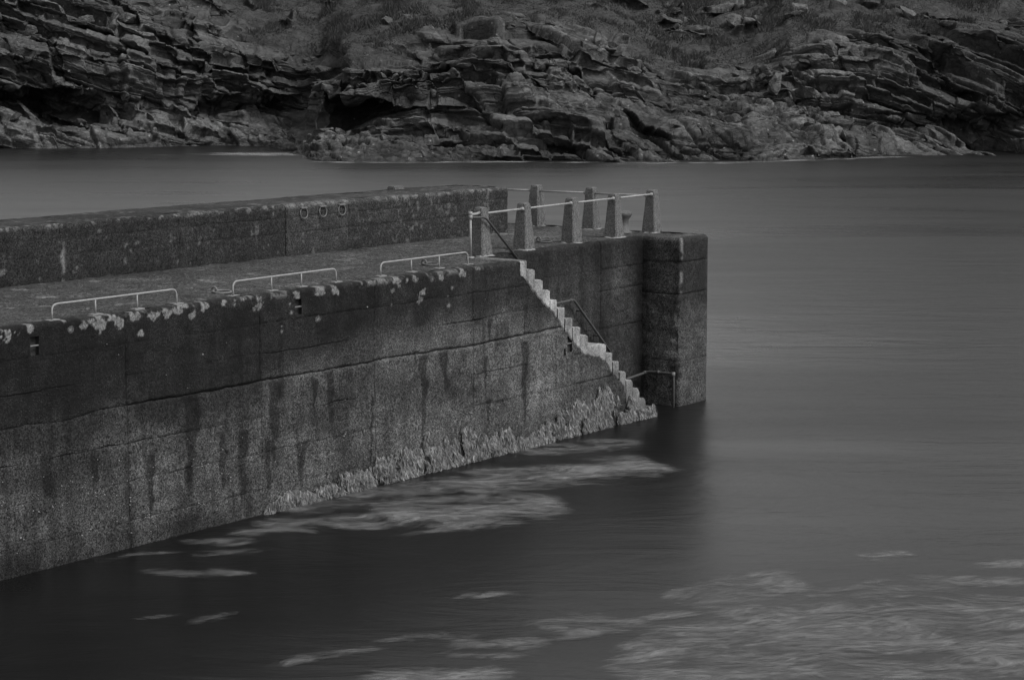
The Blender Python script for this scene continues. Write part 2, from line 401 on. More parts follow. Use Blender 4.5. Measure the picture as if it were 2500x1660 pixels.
STATIONS = [  # last two points of each: unseen hilltop, height shaped to tone the sea's reflection
 (14, [(-58.2,173.0,-2.0),(-58.2,176.0,0.0),(-58.8,178.0,1.5),(-60.1,182.0,2.5),(-62.0,188.0,2.6),(-61.6,187.0,4.4),(-59.3,180.0,5.2),(-59.5,181.0,6.9),(-59.8,182.0,8.0),(-60.5,184.0,8.7),(-62.7,191.0,10.4),(-63.6,194.0,12.8),(-66.1,224.0,16.8),(-76.3,344.0,19.8)]),
 (14, [(-42.9,173.0,-2.0),(-42.9,176.0,0.0),(-43.4,178.0,1.5),(-44.3,182.0,2.5),(-46.0,189.0,2.6),(-45.7,188.0,4.4),(-43.7,180.0,5.1),(-43.9,181.0,6.9),(-44.1,182.0,7.9),(-44.6,184.0,8.5),(-46.2,191.0,10.4),(-46.9,194.0,12.8),(-48.8,224.0,16.8),(-56.3,344.0,19.8)]),
 (14, [(-38.2,173.0,-2.0),(-38.2,176.0,0.0),(-38.6,178.0,1.8),(-39.4,182.0,2.6),(-40.7,188.0,2.7),(-40.5,187.0,4.3),(-38.8,179.5,5.1),(-39.0,180.5,6.9),(-39.2,181.5,8.0),(-39.6,183.5,9.2),(-40.7,189.0,11.1),(-41.7,194.0,12.8),(-43.4,224.0,16.8),(-50.1,344.0,19.8)]),
 (13.5, [(-33.7,174.0,-2.0),(-33.7,177.0,0.0),(-34.0,179.0,1.7),(-34.6,182.5,2.5),(-34.8,183.5,3.0),(-34.6,182.5,3.6),(-34.4,181.5,4.5),(-34.5,182.0,6.2),(-34.7,183.5,7.7),(-35.3,187.0,9.4),(-36.0,191.0,11.3),(-36.7,195.0,12.8),(-38.2,225.0,16.8),(-44.1,345.0,19.8)]),
 (13.0, [(-29.7,176.5,-2.0),(-29.7,179.5,0.0),(-29.9,181.0,1.5),(-30.3,183.5,2.3),(-30.4,184.5,2.7),(-30.4,184.0,3.3),(-30.2,183.0,3.9),(-30.2,183.5,5.6),(-30.4,185.0,6.9),(-31.0,188.5,9.0),(-31.7,193.0,11.1),(-32.3,197.0,12.9),(-33.6,227.0,16.9),(-38.7,347.0,19.9)]),
 (10.3, [(-25.6,179.0,-2.0),(-25.6,182.0,0.0),(-25.7,183.0,1.5),(-26.2,187.0,2.4),(-26.4,188.5,2.8),(-26.4,188.0,3.4),(-26.1,186.5,4.2),(-26.2,187.0,5.6),(-26.4,188.5,6.9),(-26.8,192.0,8.9),(-27.8,199.0,10.9),(-28.8,207.0,13.2),(-30.0,237.0,17.2),(-34.6,357.0,20.2)]),
 (9.0, [(-20.8,177.0,-2.0),(-20.8,180.0,0.0),(-21.1,182.0,1.3),(-21.7,188.0,2.5),(-22.1,191.5,2.8),(-22.0,190.5,3.7),(-21.7,188.0,4.5),(-21.8,189.5,5.8),(-22.0,191.0,7.3),(-22.3,194.0,8.7),(-23.2,202.0,10.8),(-24.2,211.0,13.3),(-25.2,241.0,17.3),(-29.1,361.0,20.3)]),
 (8.8, [(-16.1,156.0,-2.0),(-16.1,159.0,0.0),(-16.6,164.0,0.6),(-17.8,176.0,1.5),(-18.8,186.0,2.7),(-18.9,187.0,3.7),(-18.9,187.0,4.8),(-19.0,188.5,6.0),(-19.2,190.5,7.3),(-19.5,194.0,8.5),(-20.4,203.0,10.8),(-21.3,212.0,13.3),(-22.1,242.0,17.3),(-25.5,362.0,20.3)]),
 (8.8, [(-14.2,151.5,-2.0),(-14.2,154.5,0.0),(-14.7,160.0,0.9),(-15.2,165.0,1.9),(-15.4,168.0,2.6),(-15.3,167.0,4.8),(-15.4,168.5,5.8),(-16.1,176.0,6.4),(-17.0,186.0,7.1),(-17.7,194.0,8.2),(-18.5,203.0,10.8),(-19.3,212.0,13.3),(-20.1,242.0,17.3),(-23.2,362.0,20.3)]),
 (9.0, [(-12.1,150.3,-2.0),(-12.1,153.3,0.0),(-12.6,160.0,1.1),(-13.0,166.0,2.0),(-13.5,172.0,2.1),(-13.4,171.5,3.8),(-12.9,165.0,4.4),(-13.0,165.5,5.6),(-13.1,167.0,6.5),(-13.6,174.0,7.5),(-14.7,189.0,10.0),(-16.0,206.0,13.1),(-16.7,236.0,17.1),(-19.3,356.0,20.1)]),
 (9.5, [(-7.3,150.3,-2.0),(-7.3,153.3,0.0),(-7.6,159.0,1.2),(-7.8,164.0,2.3),(-7.9,165.5,2.8),(-7.8,165.2,3.8),(-7.8,164.5,4.4),(-7.9,166.0,5.6),(-8.0,169.0,7.0),(-8.4,177.0,8.9),(-8.7,185.0,10.7),(-9.3,197.0,12.9),(-9.7,227.0,16.9),(-11.2,347.0,19.9)]),
 (9.9, [(-1.0,151.5,-2.0),(-1.0,154.5,0.0),(-1.0,156.0,1.1),(-1.0,160.0,2.3),(-1.0,161.5,2.8),(-1.0,162.5,3.7),(-1.0,163.5,4.3),(-1.0,166.0,5.6),(-1.1,170.5,7.3),(-1.1,178.0,9.5),(-1.2,184.5,11.1),(-1.2,195.0,12.8),(-1.3,225.0,17.5),(-1.5,345.0,20.5)]),
 (9.75, [(3.8,150.3,-2.0),(3.8,153.3,0.0),(3.8,155.5,0.9),(3.9,159.0,2.1),(4.0,160.5,2.7),(4.0,162.5,3.5),(4.0,164.5,4.1),(4.1,168.0,5.6),(4.2,173.0,7.1),(4.4,180.0,9.1),(4.6,187.0,10.8),(4.8,198.0,12.9),(5.0,228.0,18.1),(5.8,348.0,21.1)]),
 (9.0, [(7.6,149.6,-2.0),(7.6,152.6,0.0),(7.7,155.0,0.7),(7.9,159.0,1.7),(8.0,161.5,2.4),(8.1,165.0,3.2),(8.4,169.5,4.3),(8.6,174.0,5.4),(8.8,178.0,6.6),(9.0,183.0,7.9),(9.5,193.0,10.4),(10.1,206.0,13.1),(10.5,236.0,18.7),(12.1,356.0,21.7)]),
 (8.6, [(11.7,149.6,-2.0),(11.7,152.6,0.0),(11.8,155.0,0.6),(12.1,158.0,1.7),(12.3,161.0,2.5),(12.5,164.5,3.4),(12.8,168.5,4.3),(13.1,172.5,5.0),(13.5,177.0,5.7),(13.9,183.0,6.7),(14.9,197.0,10.5),(15.8,209.0,13.2),(16.4,239.0,19.7),(19.0,359.0,22.7)]),
 (8.6, [(16.5,150.3,-2.0),(16.5,153.3,0.0),(16.7,155.5,0.6),(16.9,158.0,1.5),(17.3,161.0,2.4),(17.6,164.0,3.2),(17.9,167.5,4.0),(18.3,171.5,4.9),(18.7,175.0,5.7),(19.2,180.0,7.1),(20.8,195.0,10.5),(22.0,207.0,13.2),(22.9,237.0,23.2),(26.4,357.0,26.2)]),
 (8.9, [(20.0,153.0,-2.0),(20.0,156.0,0.0),(20.2,158.0,0.6),(20.5,160.0,1.3),(20.8,162.5,2.0),(21.1,165.5,2.8),(21.5,168.5,3.7),(21.7,170.5,4.7),(22.0,172.5,6.4),(22.5,177.0,8.4),(24.1,190.0,11.0),(25.6,202.0,13.0),(26.6,232.0,25.1),(30.7,352.0,28.1)]),
 (9.4, [(23.5,155.0,-2.0),(23.5,158.0,0.0),(23.8,160.0,0.8),(24.1,162.5,1.3),(24.7,166.0,1.9),(25.0,168.5,2.8),(25.1,169.5,3.8),(25.3,171.0,5.2),(25.6,173.0,7.3),(26.1,177.0,9.5),(27.7,188.0,11.1),(29.5,200.0,13.0),(30.6,230.0,27.2),(35.3,350.0,30.2)]),
 (9.3, [(29.2,159.5,-2.0),(29.2,162.5,0.0),(29.5,164.5,0.7),(30.1,167.5,1.2),(30.7,171.0,1.8),(30.6,170.5,3.0),(30.7,171.5,4.2),(30.9,173.0,5.9),(31.3,175.0,7.7),(31.9,179.0,9.6),(33.7,189.0,11.1),(36.1,203.0,13.1),(37.6,233.0,31.1),(43.4,353.0,34.1)]),
 (9.2, [(34.6,161.0,-2.0),(34.6,164.0,0.0),(35.0,166.0,0.8),(35.5,168.5,1.3),(36.2,172.0,1.9),(35.9,171.0,3.0),(36.1,172.0,4.3),(36.5,174.0,6.1),(36.9,176.0,7.7),(37.6,179.5,9.1),(39.7,190.0,10.8),(42.6,204.0,13.1),(44.3,234.0,34.8),(51.1,354.0,37.8)]),
 (9.2, [(37.3,160.3,-2.0),(37.3,163.3,0.0),(37.5,164.5,0.3),(39.5,173.0,0.6),(39.4,173.0,1.6),(38.7,170.0,2.9),(38.9,171.0,4.3),(39.4,173.5,6.1),(39.9,176.0,7.7),(40.8,180.0,9.2),(43.0,190.0,10.8),(46.1,204.0,13.1),(48.0,234.0,36.9),(55.3,354.0,39.9)]),
 (9.2, [(39.8,160.3,-2.0),(39.8,163.3,0.0),(40.5,166.0,0.8),(40.9,168.0,1.5),(41.4,170.0,2.3),(41.4,170.0,3.3),(41.6,171.0,4.5),(42.0,173.0,6.2),(42.4,175.0,7.7),(43.4,179.0,9.1),(45.7,189.0,10.8),(49.1,203.0,13.1),(51.0,233.0,38.5),(58.9,353.0,41.5)]),
 (9.2, [(54.9,163.0,-2.0),(54.9,166.0,0.0),(55.5,168.0,0.9),(56.1,170.0,1.7),(56.4,171.0,2.6),(56.4,171.0,3.6),(56.6,172.0,4.8),(57.2,174.0,6.6),(57.8,176.0,8.0),(59.1,180.0,9.5),(62.3,190.0,11.2),(66.4,203.0,13.5),(69.1,233.0,39.5),(79.7,353.0,42.5)]),
]


def gsm(a, n):
    k = np.hanning(2 * n + 3)[1:-1]; k /= k.sum()
    p = np.concatenate([np.repeat(a[:1], n, 0), a, np.repeat(a[-1:], n, 0)], 0)
    return np.stack([np.convolve(p[:, i], k, 'valid') for i in range(p.shape[1])], 1) if p.ndim == 2 else np.convolve(p, k, 'valid')

NU = 1500
ROWS = [5, 34, 34, 36, 36, 38, 40, 42, 50, 62, 70, 26, 8]          # rows between neighbouring roles
def build_cliff():
    P = np.array([s[1] for s in STATIONS], np.float32)               # (stations, 14, 3)
    G = np.array([s[0] for s in STATIONS], np.float32)
    xs = P[:, 5, 0]
    x = np.linspace(xs[0], xs[-1], NU)
    xw = x + 1.2 * fbm(x, 0 * x, 0 * x, .25, 3, 5)
    ctl = np.zeros((NU, 14, 3), np.float32)
    for r in range(14):
        xr = x if r < 2 else xw
        for c in range(3):
            ctl[:, r, c] = np.interp(xr, xs, P[:, r, c])
        ctl[:, r, 0] += (x - xr) if r >= 2 else 0
        ctl[:, r] = gsm(ctl[:, r], 7)
    grole = gsm(np.interp(x, xs, G), 25)
    role = np.concatenate([np.linspace(i, i + 1, n, endpoint=False) for i, n in enumerate(ROWS)] + [[13.0]])
    NV = len(role)
    i0 = np.minimum(role.astype(int), 12); fr = (role - i0).astype(np.float32)
    S = ctl[:, i0] * (1 - fr)[None, :, None] + ctl[:, i0 + 1] * fr[None, :, None]
    # soften the profile a little
    for _ in range(5):
        T = S.copy(); T[:, 1:-1] = .25 * S[:, :-2] + .5 * S[:, 1:-1] + .25 * S[:, 2:]; S = T
    X, Y, Z = S[..., 0], S[..., 1], S[..., 2]
    ro = np.broadcast_to(role[None, :], X.shape)
    rock = sstep(-.55, .55, grole[:, None] - ro + .65 * fbm(X, Y, Z, .3, 4, 40) )
    rock = np.maximum(rock, sstep(.26, .38, fbm(X, Y * .6, Z, .24, 4, 77)) * (ro < 12.5) * .95)
    def normals(S):
        du = np.gradient(S, axis=0); dv = np.gradient(S, axis=1)
        n = np.cross(du, dv); n /= np.linalg.norm(n, axis=2, keepdims=True) + 1e-9
        return n
    n0 = normals(S)
    for _ in range(14):
        n0[1:-1] = (n0[:-2] + n0[1:-1] * 2 + n0[2:]) / 4
        n0[:, 1:-1] = (n0[:, :-2] + n0[:, 1:-1] * 2 + n0[:, 2:]) / 4
    n0 /= np.linalg.norm(n0, axis=2, keepdims=True) + 1e-9
    if n0[NU // 2, 150, 1] > 0: n0 = -n0
    # large bulges
    fade = sstep(0.6, 2.2, ro) * (1 - .6 * sstep(11, 12, ro))
    big = 1.5 * fbm(X, Y, Z, .13, 3, 1) + 1.6 * fbm(X, Y * .3, Z * .5, .28, 2, 2) * sstep(2.4, 3.2, ro) * (1 - sstep(5.5, 6.5, ro))
    S = S + n0 * (big * fade)[..., None]
    X, Y, Z = S[..., 0], S[..., 1], S[..., 2]
    # strata: dip varies along the shore
    dip = np.interp(x, [-60, -40, -19, -14, -6, 2, 10, 16, 20, 26, 33, 45], [.30, .30, .24, -.20, -.05, .08, .32, .10, -.15, .12, .45, .55]).astype(np.float32)[:, None]
    xr0 = x[:, None].astype(np.float32)
    dq = np.cumsum(np.gradient(x).astype(np.float32) * dip[:, 0])[:, None]   # integrated so that layers stay continuous
    q = Z + dq + .10 * (Y - 175) + .55 * fbm(X, Y, Z, .11, 2, 21) + .05 * fbm(X, Y, Z, .9, 2, 22)
    w = X - .35 * Z + .55 * Y + .5 * fbm(X, Y, Z, .35, 2, 23)
    smooth = np.interp(x, [-60, 5, 11, 14, 22, 27, 60], [0, 0, .5, 1, 1, .2, 0]).astype(np.float32)[:, None] * (1 - sstep(7.5, 9, ro))
    smooth = np.maximum(smooth, (1 - sstep(2.5, 3.1, ro)) * np.interp(x, [-60, -40, -36, -20, -17], [.2, .4, .95, .95, 0]).astype(np.float32)[:, None])
    low = (1 - sstep(2.2, 3.4, ro)) * np.interp(x, [-60, -26, -20, -4, 0, 60], [.3, .3, 1, 1, .35, .35]).astype(np.float32)[:, None]
    D = np.zeros_like(X); tone = np.zeros_like(X)
    crk = np.zeros_like(X)
    cot = np.clip(n0[..., 2] / (np.abs(n0[..., 1]) + .12), 0, 1.3) * (1 - .45 * smooth)
    DY = np.zeros_like(X)
    for (T, B, A, E, g, sd) in ((2.5, 5.0, .45, .62, .40, 3), (1.0, 2.2, .18, .32, .30, 9), (.36, 1.0, .06, .09, .09, 15)):
        ww0 = w / B + .3 * np.sin(w / B * 1.7)
        qq = q / T + .38 * np.sin(q / T * 2.1 + sd) + .60 * (h1(np.floor(ww0 * .6), sd + 11) - .5) + .45 * (h1(np.floor(ww0), sd + 12) - .5)
        L = np.floor(qq); f1 = qq - L
        bw_ = B * (.55 + .9 * h1(L, sd))
        ww = w / bw_ + 37.0 * h1(L, sd + 1) + .18 * (f1 - .5); ww = ww + .3 * np.sin(ww * 1.7)
        K = np.floor(ww); f2 = ww - K
        hb = h2(L, K, sd + 4)
        off = A * (h1(L, sd + 3) - .5) * 2 + E * (hb - .5) * 2
        off = off + E * 1.1 * (h2(L, K, sd + 6) - .5) * (f2 - .5) + E * 1.1 * (h2(L, K, sd + 7) - .5) * (f1 - .5)   # faces tilt
        e1 = np.minimum(f1, 1 - f1) * T; e2 = np.minimum(f2, 1 - f2) * bw_
        ed = np.minimum(e1, e2 * 1.1)
        groove = np.exp(-(ed / (.10 if T > .5 else .05)) ** 2) * (.35 + .65 * h2(L, K, sd + 5))
        k_ = 1 - .5 * smooth * (1 if T < 1 else .8)
        under = (1 - sstep(.05, .30, f1)) * (.55 + .6 * h2(L, K, sd + 9)) * (.26 * T ** .8)      # soft bed weathered back under each ledge
        edge = .62 + .25 * h2(L, K, sd + 10)
        terr = sstep(edge, 1.0, f1) - f1
        DY += cot * T * terr * (.9 if T > 2 else .7 if T > .5 else .4) * (.35 + .65 * rock)
        DY += under * k_ * (1 if T > .5 else .4)
        D += (off - g * groove) * k_
        crk = np.maximum(crk, groove * (1 if T > .5 else .5))
        tone += (hb - .5) * (.5 if T > .3 else .25)
    # diagonal fractures on the rounded lower rocks
    for (cx_, cz_, cy_, P_, g_, wdt, sd) in ((-.45, .8, .3, 1.5, .42, .11, 51), (.85, .5, .1, 2.1, .40, .10, 54), (-.3, .9, .45, .55, .16, .06, 57), (.9, .2, .3, .8, .15, .06, 58)):
        q2 = (Z * cz_ + X * cx_ + cy_ * Y + .5 * fbm(X, Y, Z, .45, 3, sd)) / P_
        c_ = np.floor(q2 + .5); f3 = np.abs(q2 - c_) * P_; gg_ = np.exp(-(( .5 * P_ - f3) / wdt) ** 2) * sstep(-.25, .15, fbm(X, Y, Z, .5, 2, sd + 30))
        D += smooth * (.6 * g_ * (h1(c_, sd + 1) - .5) * (1 if P_ > 1 else .6) - g_ * gg_)
        crk = np.maximum(crk, gg_ * smooth)
        tone += smooth * .35 * (h1(c_, sd + 2) - .5)
    D += .10 * fbm(X, Y, Z, 1.3, 3, 60)
    lump = np.abs(fbm(X, Y, Z, 1.5, 3, 62))
    D = D * (1 - .5 * low) + low * (.42 * lump - .12 + .14 * fbm(X, Y, Z, 4.5, 2, 63))
    Dg = .45 * fbm(X, Y, Z, .45, 2, 70) + .42 * np.abs(fbm(X, Y, Z, 1.1, 3, 71)) 
    Dd = D * rock + Dg * (1 - rock)
    fd = sstep(.7, 1.5, ro) * (1 - sstep(12, 13, ro))
    S = S + n0 * (Dd * fd)[..., None]
    S[..., 1] += DY * rock * fd * (1 - .7 * low)
    for _ in range(1):
        Q = S.copy()
        Q[1:-1] = .76 * S[1:-1] + .12 * (S[:-2] + S[2:]); S = Q.copy()
        Q[:, 1:-1] = .76 * S[:, 1:-1] + .12 * (S[:, :-2] + S[:, 2:]); S = Q
    tn = .058 * (1 + 1.3 * tone) * (1 + .35 * fbm(X, Y, Z, .3, 3, 80))
    tn = tn * (1 - .15 * smooth) * (1 - .35 * sstep(.25, .6, fbm(X, Y, Z, .09, 2, 81)))
    tn = tn * np.interp(x, [-16, -10, 8, 14], [1, .78, .78, 1]).astype(np.float32)[:, None]
    right = np.interp(x, [20, 26, 34, 60], [0, .1, .45, .5]).astype(np.float32)[:, None] * sstep(3, 5, ro)
    left = np.interp(x, [-60, -24, -16], [.2, .2, 0]).astype(np.float32)[:, None]
    tn = tn * (1 - right) * (1 - left)
    paleshelf = (1 - sstep(2.6, 3.2, ro)) * np.interp(x, [-60, -40, -36, -20, -17], [.3, .4, 1, 1, 0]).astype(np.float32)[:, None]
    tn = tn + .03 * paleshelf
    tn = np.where(low > .6, tn * (.35 + 1.7 * lump), tn)
    tn = tn * (1 - .5 * crk * rock)
    wet = (1 - sstep(.1, .45, S[..., 2] + .15 * fbm(X, Y, Z, .8, 2, 90)))
    tn = tn * (1 - .35 * wet)
    tn = np.clip(tn, .006, .3)
    me = mesh_np("rocky_hillside", S.reshape(-1, 3), grid_faces(NU, NV), False, {'tone': tn, 'grass': 1 - rock})
    o = link("rocky_hillside", me, M_ROCK)
    tag(o, "layered dark rock cliffs with grass slopes rising across the water", "cliff", kind='structure')
    return o, S, rock, ro, n0
cliff, CS, CROCK, CROLE, CN = build_cliff()

# --- grass blades on the slopes (one mass)
def build_grass(n=260000):
    vis = (CROLE[:-1, :-1] > 6.5) & (CROLE[:-1, :-1] < 12.4) & (CROCK[:-1, :-1] < .55)
    a = CS[:-1, :-1]; d1 = CS[1:, :-1] - a; d2 = CS[:-1, 1:] - a
    area = np.linalg.norm(np.cross(d1, d2), axis=2) * vis
    area *= np.where(CROLE[:-1, :-1] > 11.3, .12, 1.0)
    pr = area.ravel() / area.sum()
    ix = rng.choice(len(pr), n, p=pr)
    A, D1, D2 = (q.reshape(-1, 3)[ix] for q in (a, d1, d2))
    P = A + D1 * rng.random((n, 1)) + D2 * rng.random((n, 1))
    tus = vnoise(P[:, 0] * 1.1, P[:, 1] * 1.1, P[:, 2] * 0, 91)
    keep = tus > .25
    P = P[keep]; tus = tus[keep]; n = len(P)
    cl2 = vnoise(P[:, 0] * .45, P[:, 1] * .3, P[:, 2] * .3, 92); ang = rng.random(n) * 6.28; hgt = (.05 + .22 * rng.random(n) ** 1.5) * (.25 + 1.3 * tus) * (.4 + 2.2 * sstep(.45, .75, cl2))
    wd = .02 + .03 * rng.random(n)
    side = np.stack([np.cos(ang), np.sin(ang), 0 * ang], 1) * wd[:, None]
    lean = np.stack([.9 * (vnoise(P[:, 0] * .8, P[:, 1] * .8, 0 * P[:, 0], 93) - .35) + .4 * rng.standard_normal(n), -.3 + .4 * rng.standard_normal(n), np.ones(n)], 1) * hgt[:, None]
    V = np.stack([P - side, P + side, P + lean], 1).reshape(-1, 3)
    F = np.arange(3 * n).reshape(-1, 3)
    o = link("hillside_grass", mesh_np("hillside_grass", V, F), M_GRASS)
    tag(o, "rough tussocky grass covering the slopes above the cliffs", "grass", kind='stuff')
build_grass()

# --- rocks: angular blocks from the strata
def rock_mesh(name, seed, squash=(1, 1, 1), rounded=0.0):
    r = random.Random(seed)
    bm = bmesh.new()
    pts = []
    for _ in range(26):
        d = Vector((r.gauss(0, 1), r.gauss(0, 1), r.gauss(0, 1))).normalized()
        m_ = max(abs(d.x), abs(d.y), abs(d.z))
        p = d * ((1 - rounded) * (.55 + .45 / m_ * .9) + rounded) * r.uniform(.78, 1.08)
        pts.append(p)
    sh = r.uniform(-.35, .35); sh2 = r.uniform(-.3, .3)
    for p in pts:
        p.x += sh * p.z; p.y += sh2 * p.z
        bm.verts.new((p.x * .5 * squash[0], p.y * .5 * squash[1], p.z * .5 * squash[2]))
    res = bmesh.ops.convex_hull(bm, input=bm.verts)
    bmesh.ops.delete(bm, geom=[v for v in bm.verts if not v.link_faces], context='VERTS')
    bmesh.ops.triangulate(bm, faces=bm.faces[:])
    for _ in range(2 if name == 'boulder' else 1):
        bmesh.ops.subdivide_edges(bm, edges=bm.edges[:], cuts=1, use_grid_fill=True)
    co = np.array([v.co[:] for v in bm.verts], np.float32) + seed
    dn_ = fbm(co[:, 0], co[:, 1], co[:, 2], 1.7, 3, 5)
    for v, dd_ in zip(bm.verts, dn_): v.co *= 1 + .26 * float(dd_)
    me = bm_mesh(name, bm)
    for a, v in (('tone', r.uniform(.055, .075) if name == 'boulder' else r.uniform(.03, .05)), ('grass', 0.0)):
        at = me.attributes.new(a, 'FLOAT', 'POINT')
        at.data.foreach_set('value', np.full(len(me.vertices), v, np.float32))
    me.materials.append(M_ROCK)
    return me
ROCKS = [rock_mesh("rock", 100 + i) for i in range(14)]
CV = CS.reshape(-1, 3)

def scatter_rocks(n=240):
    nz = CN[..., 2]
    ok = (CROLE > 2.3) & (CROLE < 11.6) & (CROCK > .3)
    wgt = ok * (.05 + np.clip(nz, 0, 1) ** 2) * (.2 + (vnoise(CS[..., 0] * .25, CS[..., 1] * .25, CS[..., 2] * .25, 33) > .52))
    wgt *= np.where(CROLE > 7, 1.8, .8)
    pr = wgt.ravel() / wgt.sum()
    ix = rng.choice(len(pr), n, p=pr, replace=False)
    for k, i in enumerate(ix):
        p = CV[i]
        o = bpy.data.objects.new("rock", ROCKS[k % 14])
        C.objects.link(o); o.parent = cliff
        sz = .4 + 1.0 * rng.random() ** 2.4
        dipa = float(np.interp(p[0], [-60, -18, -12, 2, 12, 45], [.26, .2, .0, .06, .26, .4]))
        o.scale = (sz * rng.uniform(.9, 1.7), sz * rng.uniform(.8, 1.3), sz * rng.uniform(.35, .75))
        o.rotation_euler = (rng.normal(.1, .18), dipa + rng.normal(0, .18), rng.normal(0, .5))
        o.location = (p[0], p[1], p[2] + .04 * sz)
scatter_rocks()
def block_pile(n=26):
    for k in range(n):                                     # tumbled blocks of the right-hand cliff
        x = rng.uniform(19, 30); z = rng.uniform(4.5, 9.3) if x > 22 else rng.uniform(4.5, 7)
        d = (CV[:, 0] - x) ** 2 + (CV[:, 2] - z) ** 2 + .02 * (CV[:, 1] - 172) ** 2
        p = CV[int(np.argmin(d))]
        o = bpy.data.objects.new("rock", ROCKS[k % 14]); C.objects.link(o); o.parent = cliff
        sz = rng.uniform(.6, 1.6)
        o.scale = (sz * rng.uniform(.8, 1.2), sz * .8, sz * rng.uniform(.7, 1.15)); o.rotation_euler = (rng.normal(0, .3), rng.normal(.15, .35), rng.normal(0, .8))
        o.location = (p[0], p[1] + .12 * sz, p[2] - .05 * sz)
block_pile()

def surface_at(x, y, z):
    d = (CV[:, 0] - x) ** 2 + .08 * (CV[:, 1] - y) ** 2 + (CV[:, 2] - z) ** 2
    return CV[int(np.argmin(d))]

BOULDERS = [  # x, y, z, width, height, rounded, tilt, label
 (23.7, 168, 4.3, 2.3, 1.35, .45, .15, "big rounded lone boulder lying on the low rock shelf below the blocky cliff"),
 (21.2, 170, 5.1, 1.25, 1.9, .15, -.1, "tall upright block standing at the left foot of the blocky cliff"),
 (24.7, 176, 8.8, .85, 1.25, .1, .25, "small pale pointed stone standing on top of the blocky cliff"),
 (-1.5, 174, 8.6, 1.35, .85, .75, 0, "round topped boulder sitting on a ledge high on the middle rocks"),
 (7.2, 179, 8.7, .95, 1.5, .2, .35, "leaning slab at the right upper end of the middle rocks"),
 (-10.9, 186, 10.8, 1.25, .95, .5, 0, "left one of two dark boulders in the grass above the middle rocks"),
 (-9.0, 186, 10.9, 1.35, 1.0, .5, .1, "right one of two dark boulders in the grass above the middle rocks"),
 (43.0, 186, 10.2, .9, .8, .8, 0, "small round boulder alone in the grass at the far right"),
 (-42.5, 187, 10.0, 1.3, 1.0, .2, .1, "leftmost boulder perched on the edge of the left headland"),
 (-40.9, 187, 9.9, 1.4, .95, .15, .3, "second boulder from the left on the edge of the left headland"),
 (-37.9, 189, 10.5, 1.6, 1.2, .1, .25, "square block on the crest of the left headland"),
 (-34.5, 190, 10.8, 2.3, 1.25, .1, .2, "broad flat slab on the crest of the left headland"),
 (25.5, 190, 11.5, 2.1, 1.8, .3, .3, "left one of two rugged outcrops at the top edge of the slope"),
 (29.3, 191, 11.6, 2.0, 1.8, .3, -.2, "right one of two rugged outcrops at the top edge of the slope"),
 (20.6, 195, 10.8, 2.4, 1.5, .1, -.35, "tilted block of the broken slab pile high in the grass"),
 (35.5, 189, 11.1, 2.0, 1.4, .1, .5, "slanting block at the top right above the dark cliff"),
]
for i, (x, y, z, w_, h_, rd, ti, lab) in enumerate(BOULDERS):
    p = surface_at(x, y, z)
    me = rock_mesh("boulder", 300 + i, (w_, w_ * .85, h_), rd)
    o = link("boulder", me)
    o.location = (p[0], p[1] - (.9 if i < 5 else .25), p[2] + h_ * (.3 if i < 5 else .22))
    o.rotation_euler = (.08, ti, .3 + .5 * (i % 3))
    tag(o, lab, "boulder", "boulders on the far shore")

# --- pale wash and foam where the swell breaks on the far rocks
def foam():
    n = 240
    x = np.concatenate([rng.normal(-19.5, 2.6, 90), rng.uniform(-14, 30, 150)]); sh = np.interp(x, CS[:, 5, 0], CS[:, 5, 1])
    y = np.concatenate([165.5 + rng.normal(0, 1.3, 90), sh[90:] - .6 - rng.random(150) ** 2 * 1.6])
    L = np.concatenate([1.2 + 3.5 * rng.random(90), .8 + 2.2 * rng.random(150)]); wd = .08 + .22 * rng.random(n)
    V = []; F = []; cov = []
    for i in range(n):
        m = 7; u = np.linspace(-.5, .5, m); k0 = len(V)
        for j in range(m):
            ww = wd[i] * (1 - (2 * u[j]) ** 2) + .01
            yy = y[i] + .25 * math.sin(u[j] * 3 + i)
            V += [(x[i] + u[j] * L[i], yy - ww, .006 + .00002 * i), (x[i] + u[j] * L[i], yy + ww, .006 + .00002 * i)]
            c = (.30 if i < 90 else .34) * (1 - (2 * u[j]) ** 2); cov += [c, c]
        F += [(k0 + 2 * j, k0 + 2 * j + 2, k0 + 2 * j + 3, k0 + 2 * j + 1) for j in range(m - 1)]
    o = link("foam", mesh_np("foam", np.array(V), np.array(F), False, {'cover': np.array(cov)}), M_FOAM)
    tag(o, "thin pale wash of foam along the foot of the far rocks", "foam", kind='stuff')
foam()

# ================================================================== the pier.  Frame: s along the pier, t across (0 = face towards us), z up
PA = R(36.392)
PO = Vector((0.268, 39.609, 0.0))
PTH = math.pi / 2 - PA
ZD, ZP = 3.615, 4.612            # deck and parapet top above the water
T_WALL, T_PAR, T_BACK = 1.15, 4.25, 5.75
S_LEFT, S_END, S_NOTCH = -24.0, 7.2, 5.87
JOINTS = [-24.0, -18.9, -16.0, -13.15, -10.29, -7.35, -4.48, -1.65, 1.6]
def W(s, t, z=0.0):
    return Vector((PO.x + s * math.sin(PA) - t * math.cos(PA), PO.y + s * math.cos(PA) + t * math.sin(PA), z))

pier = empty("pier", None, PO, PTH)
tag(pier, "weathered concrete harbour pier with parapet, deck and side stairs", "pier")

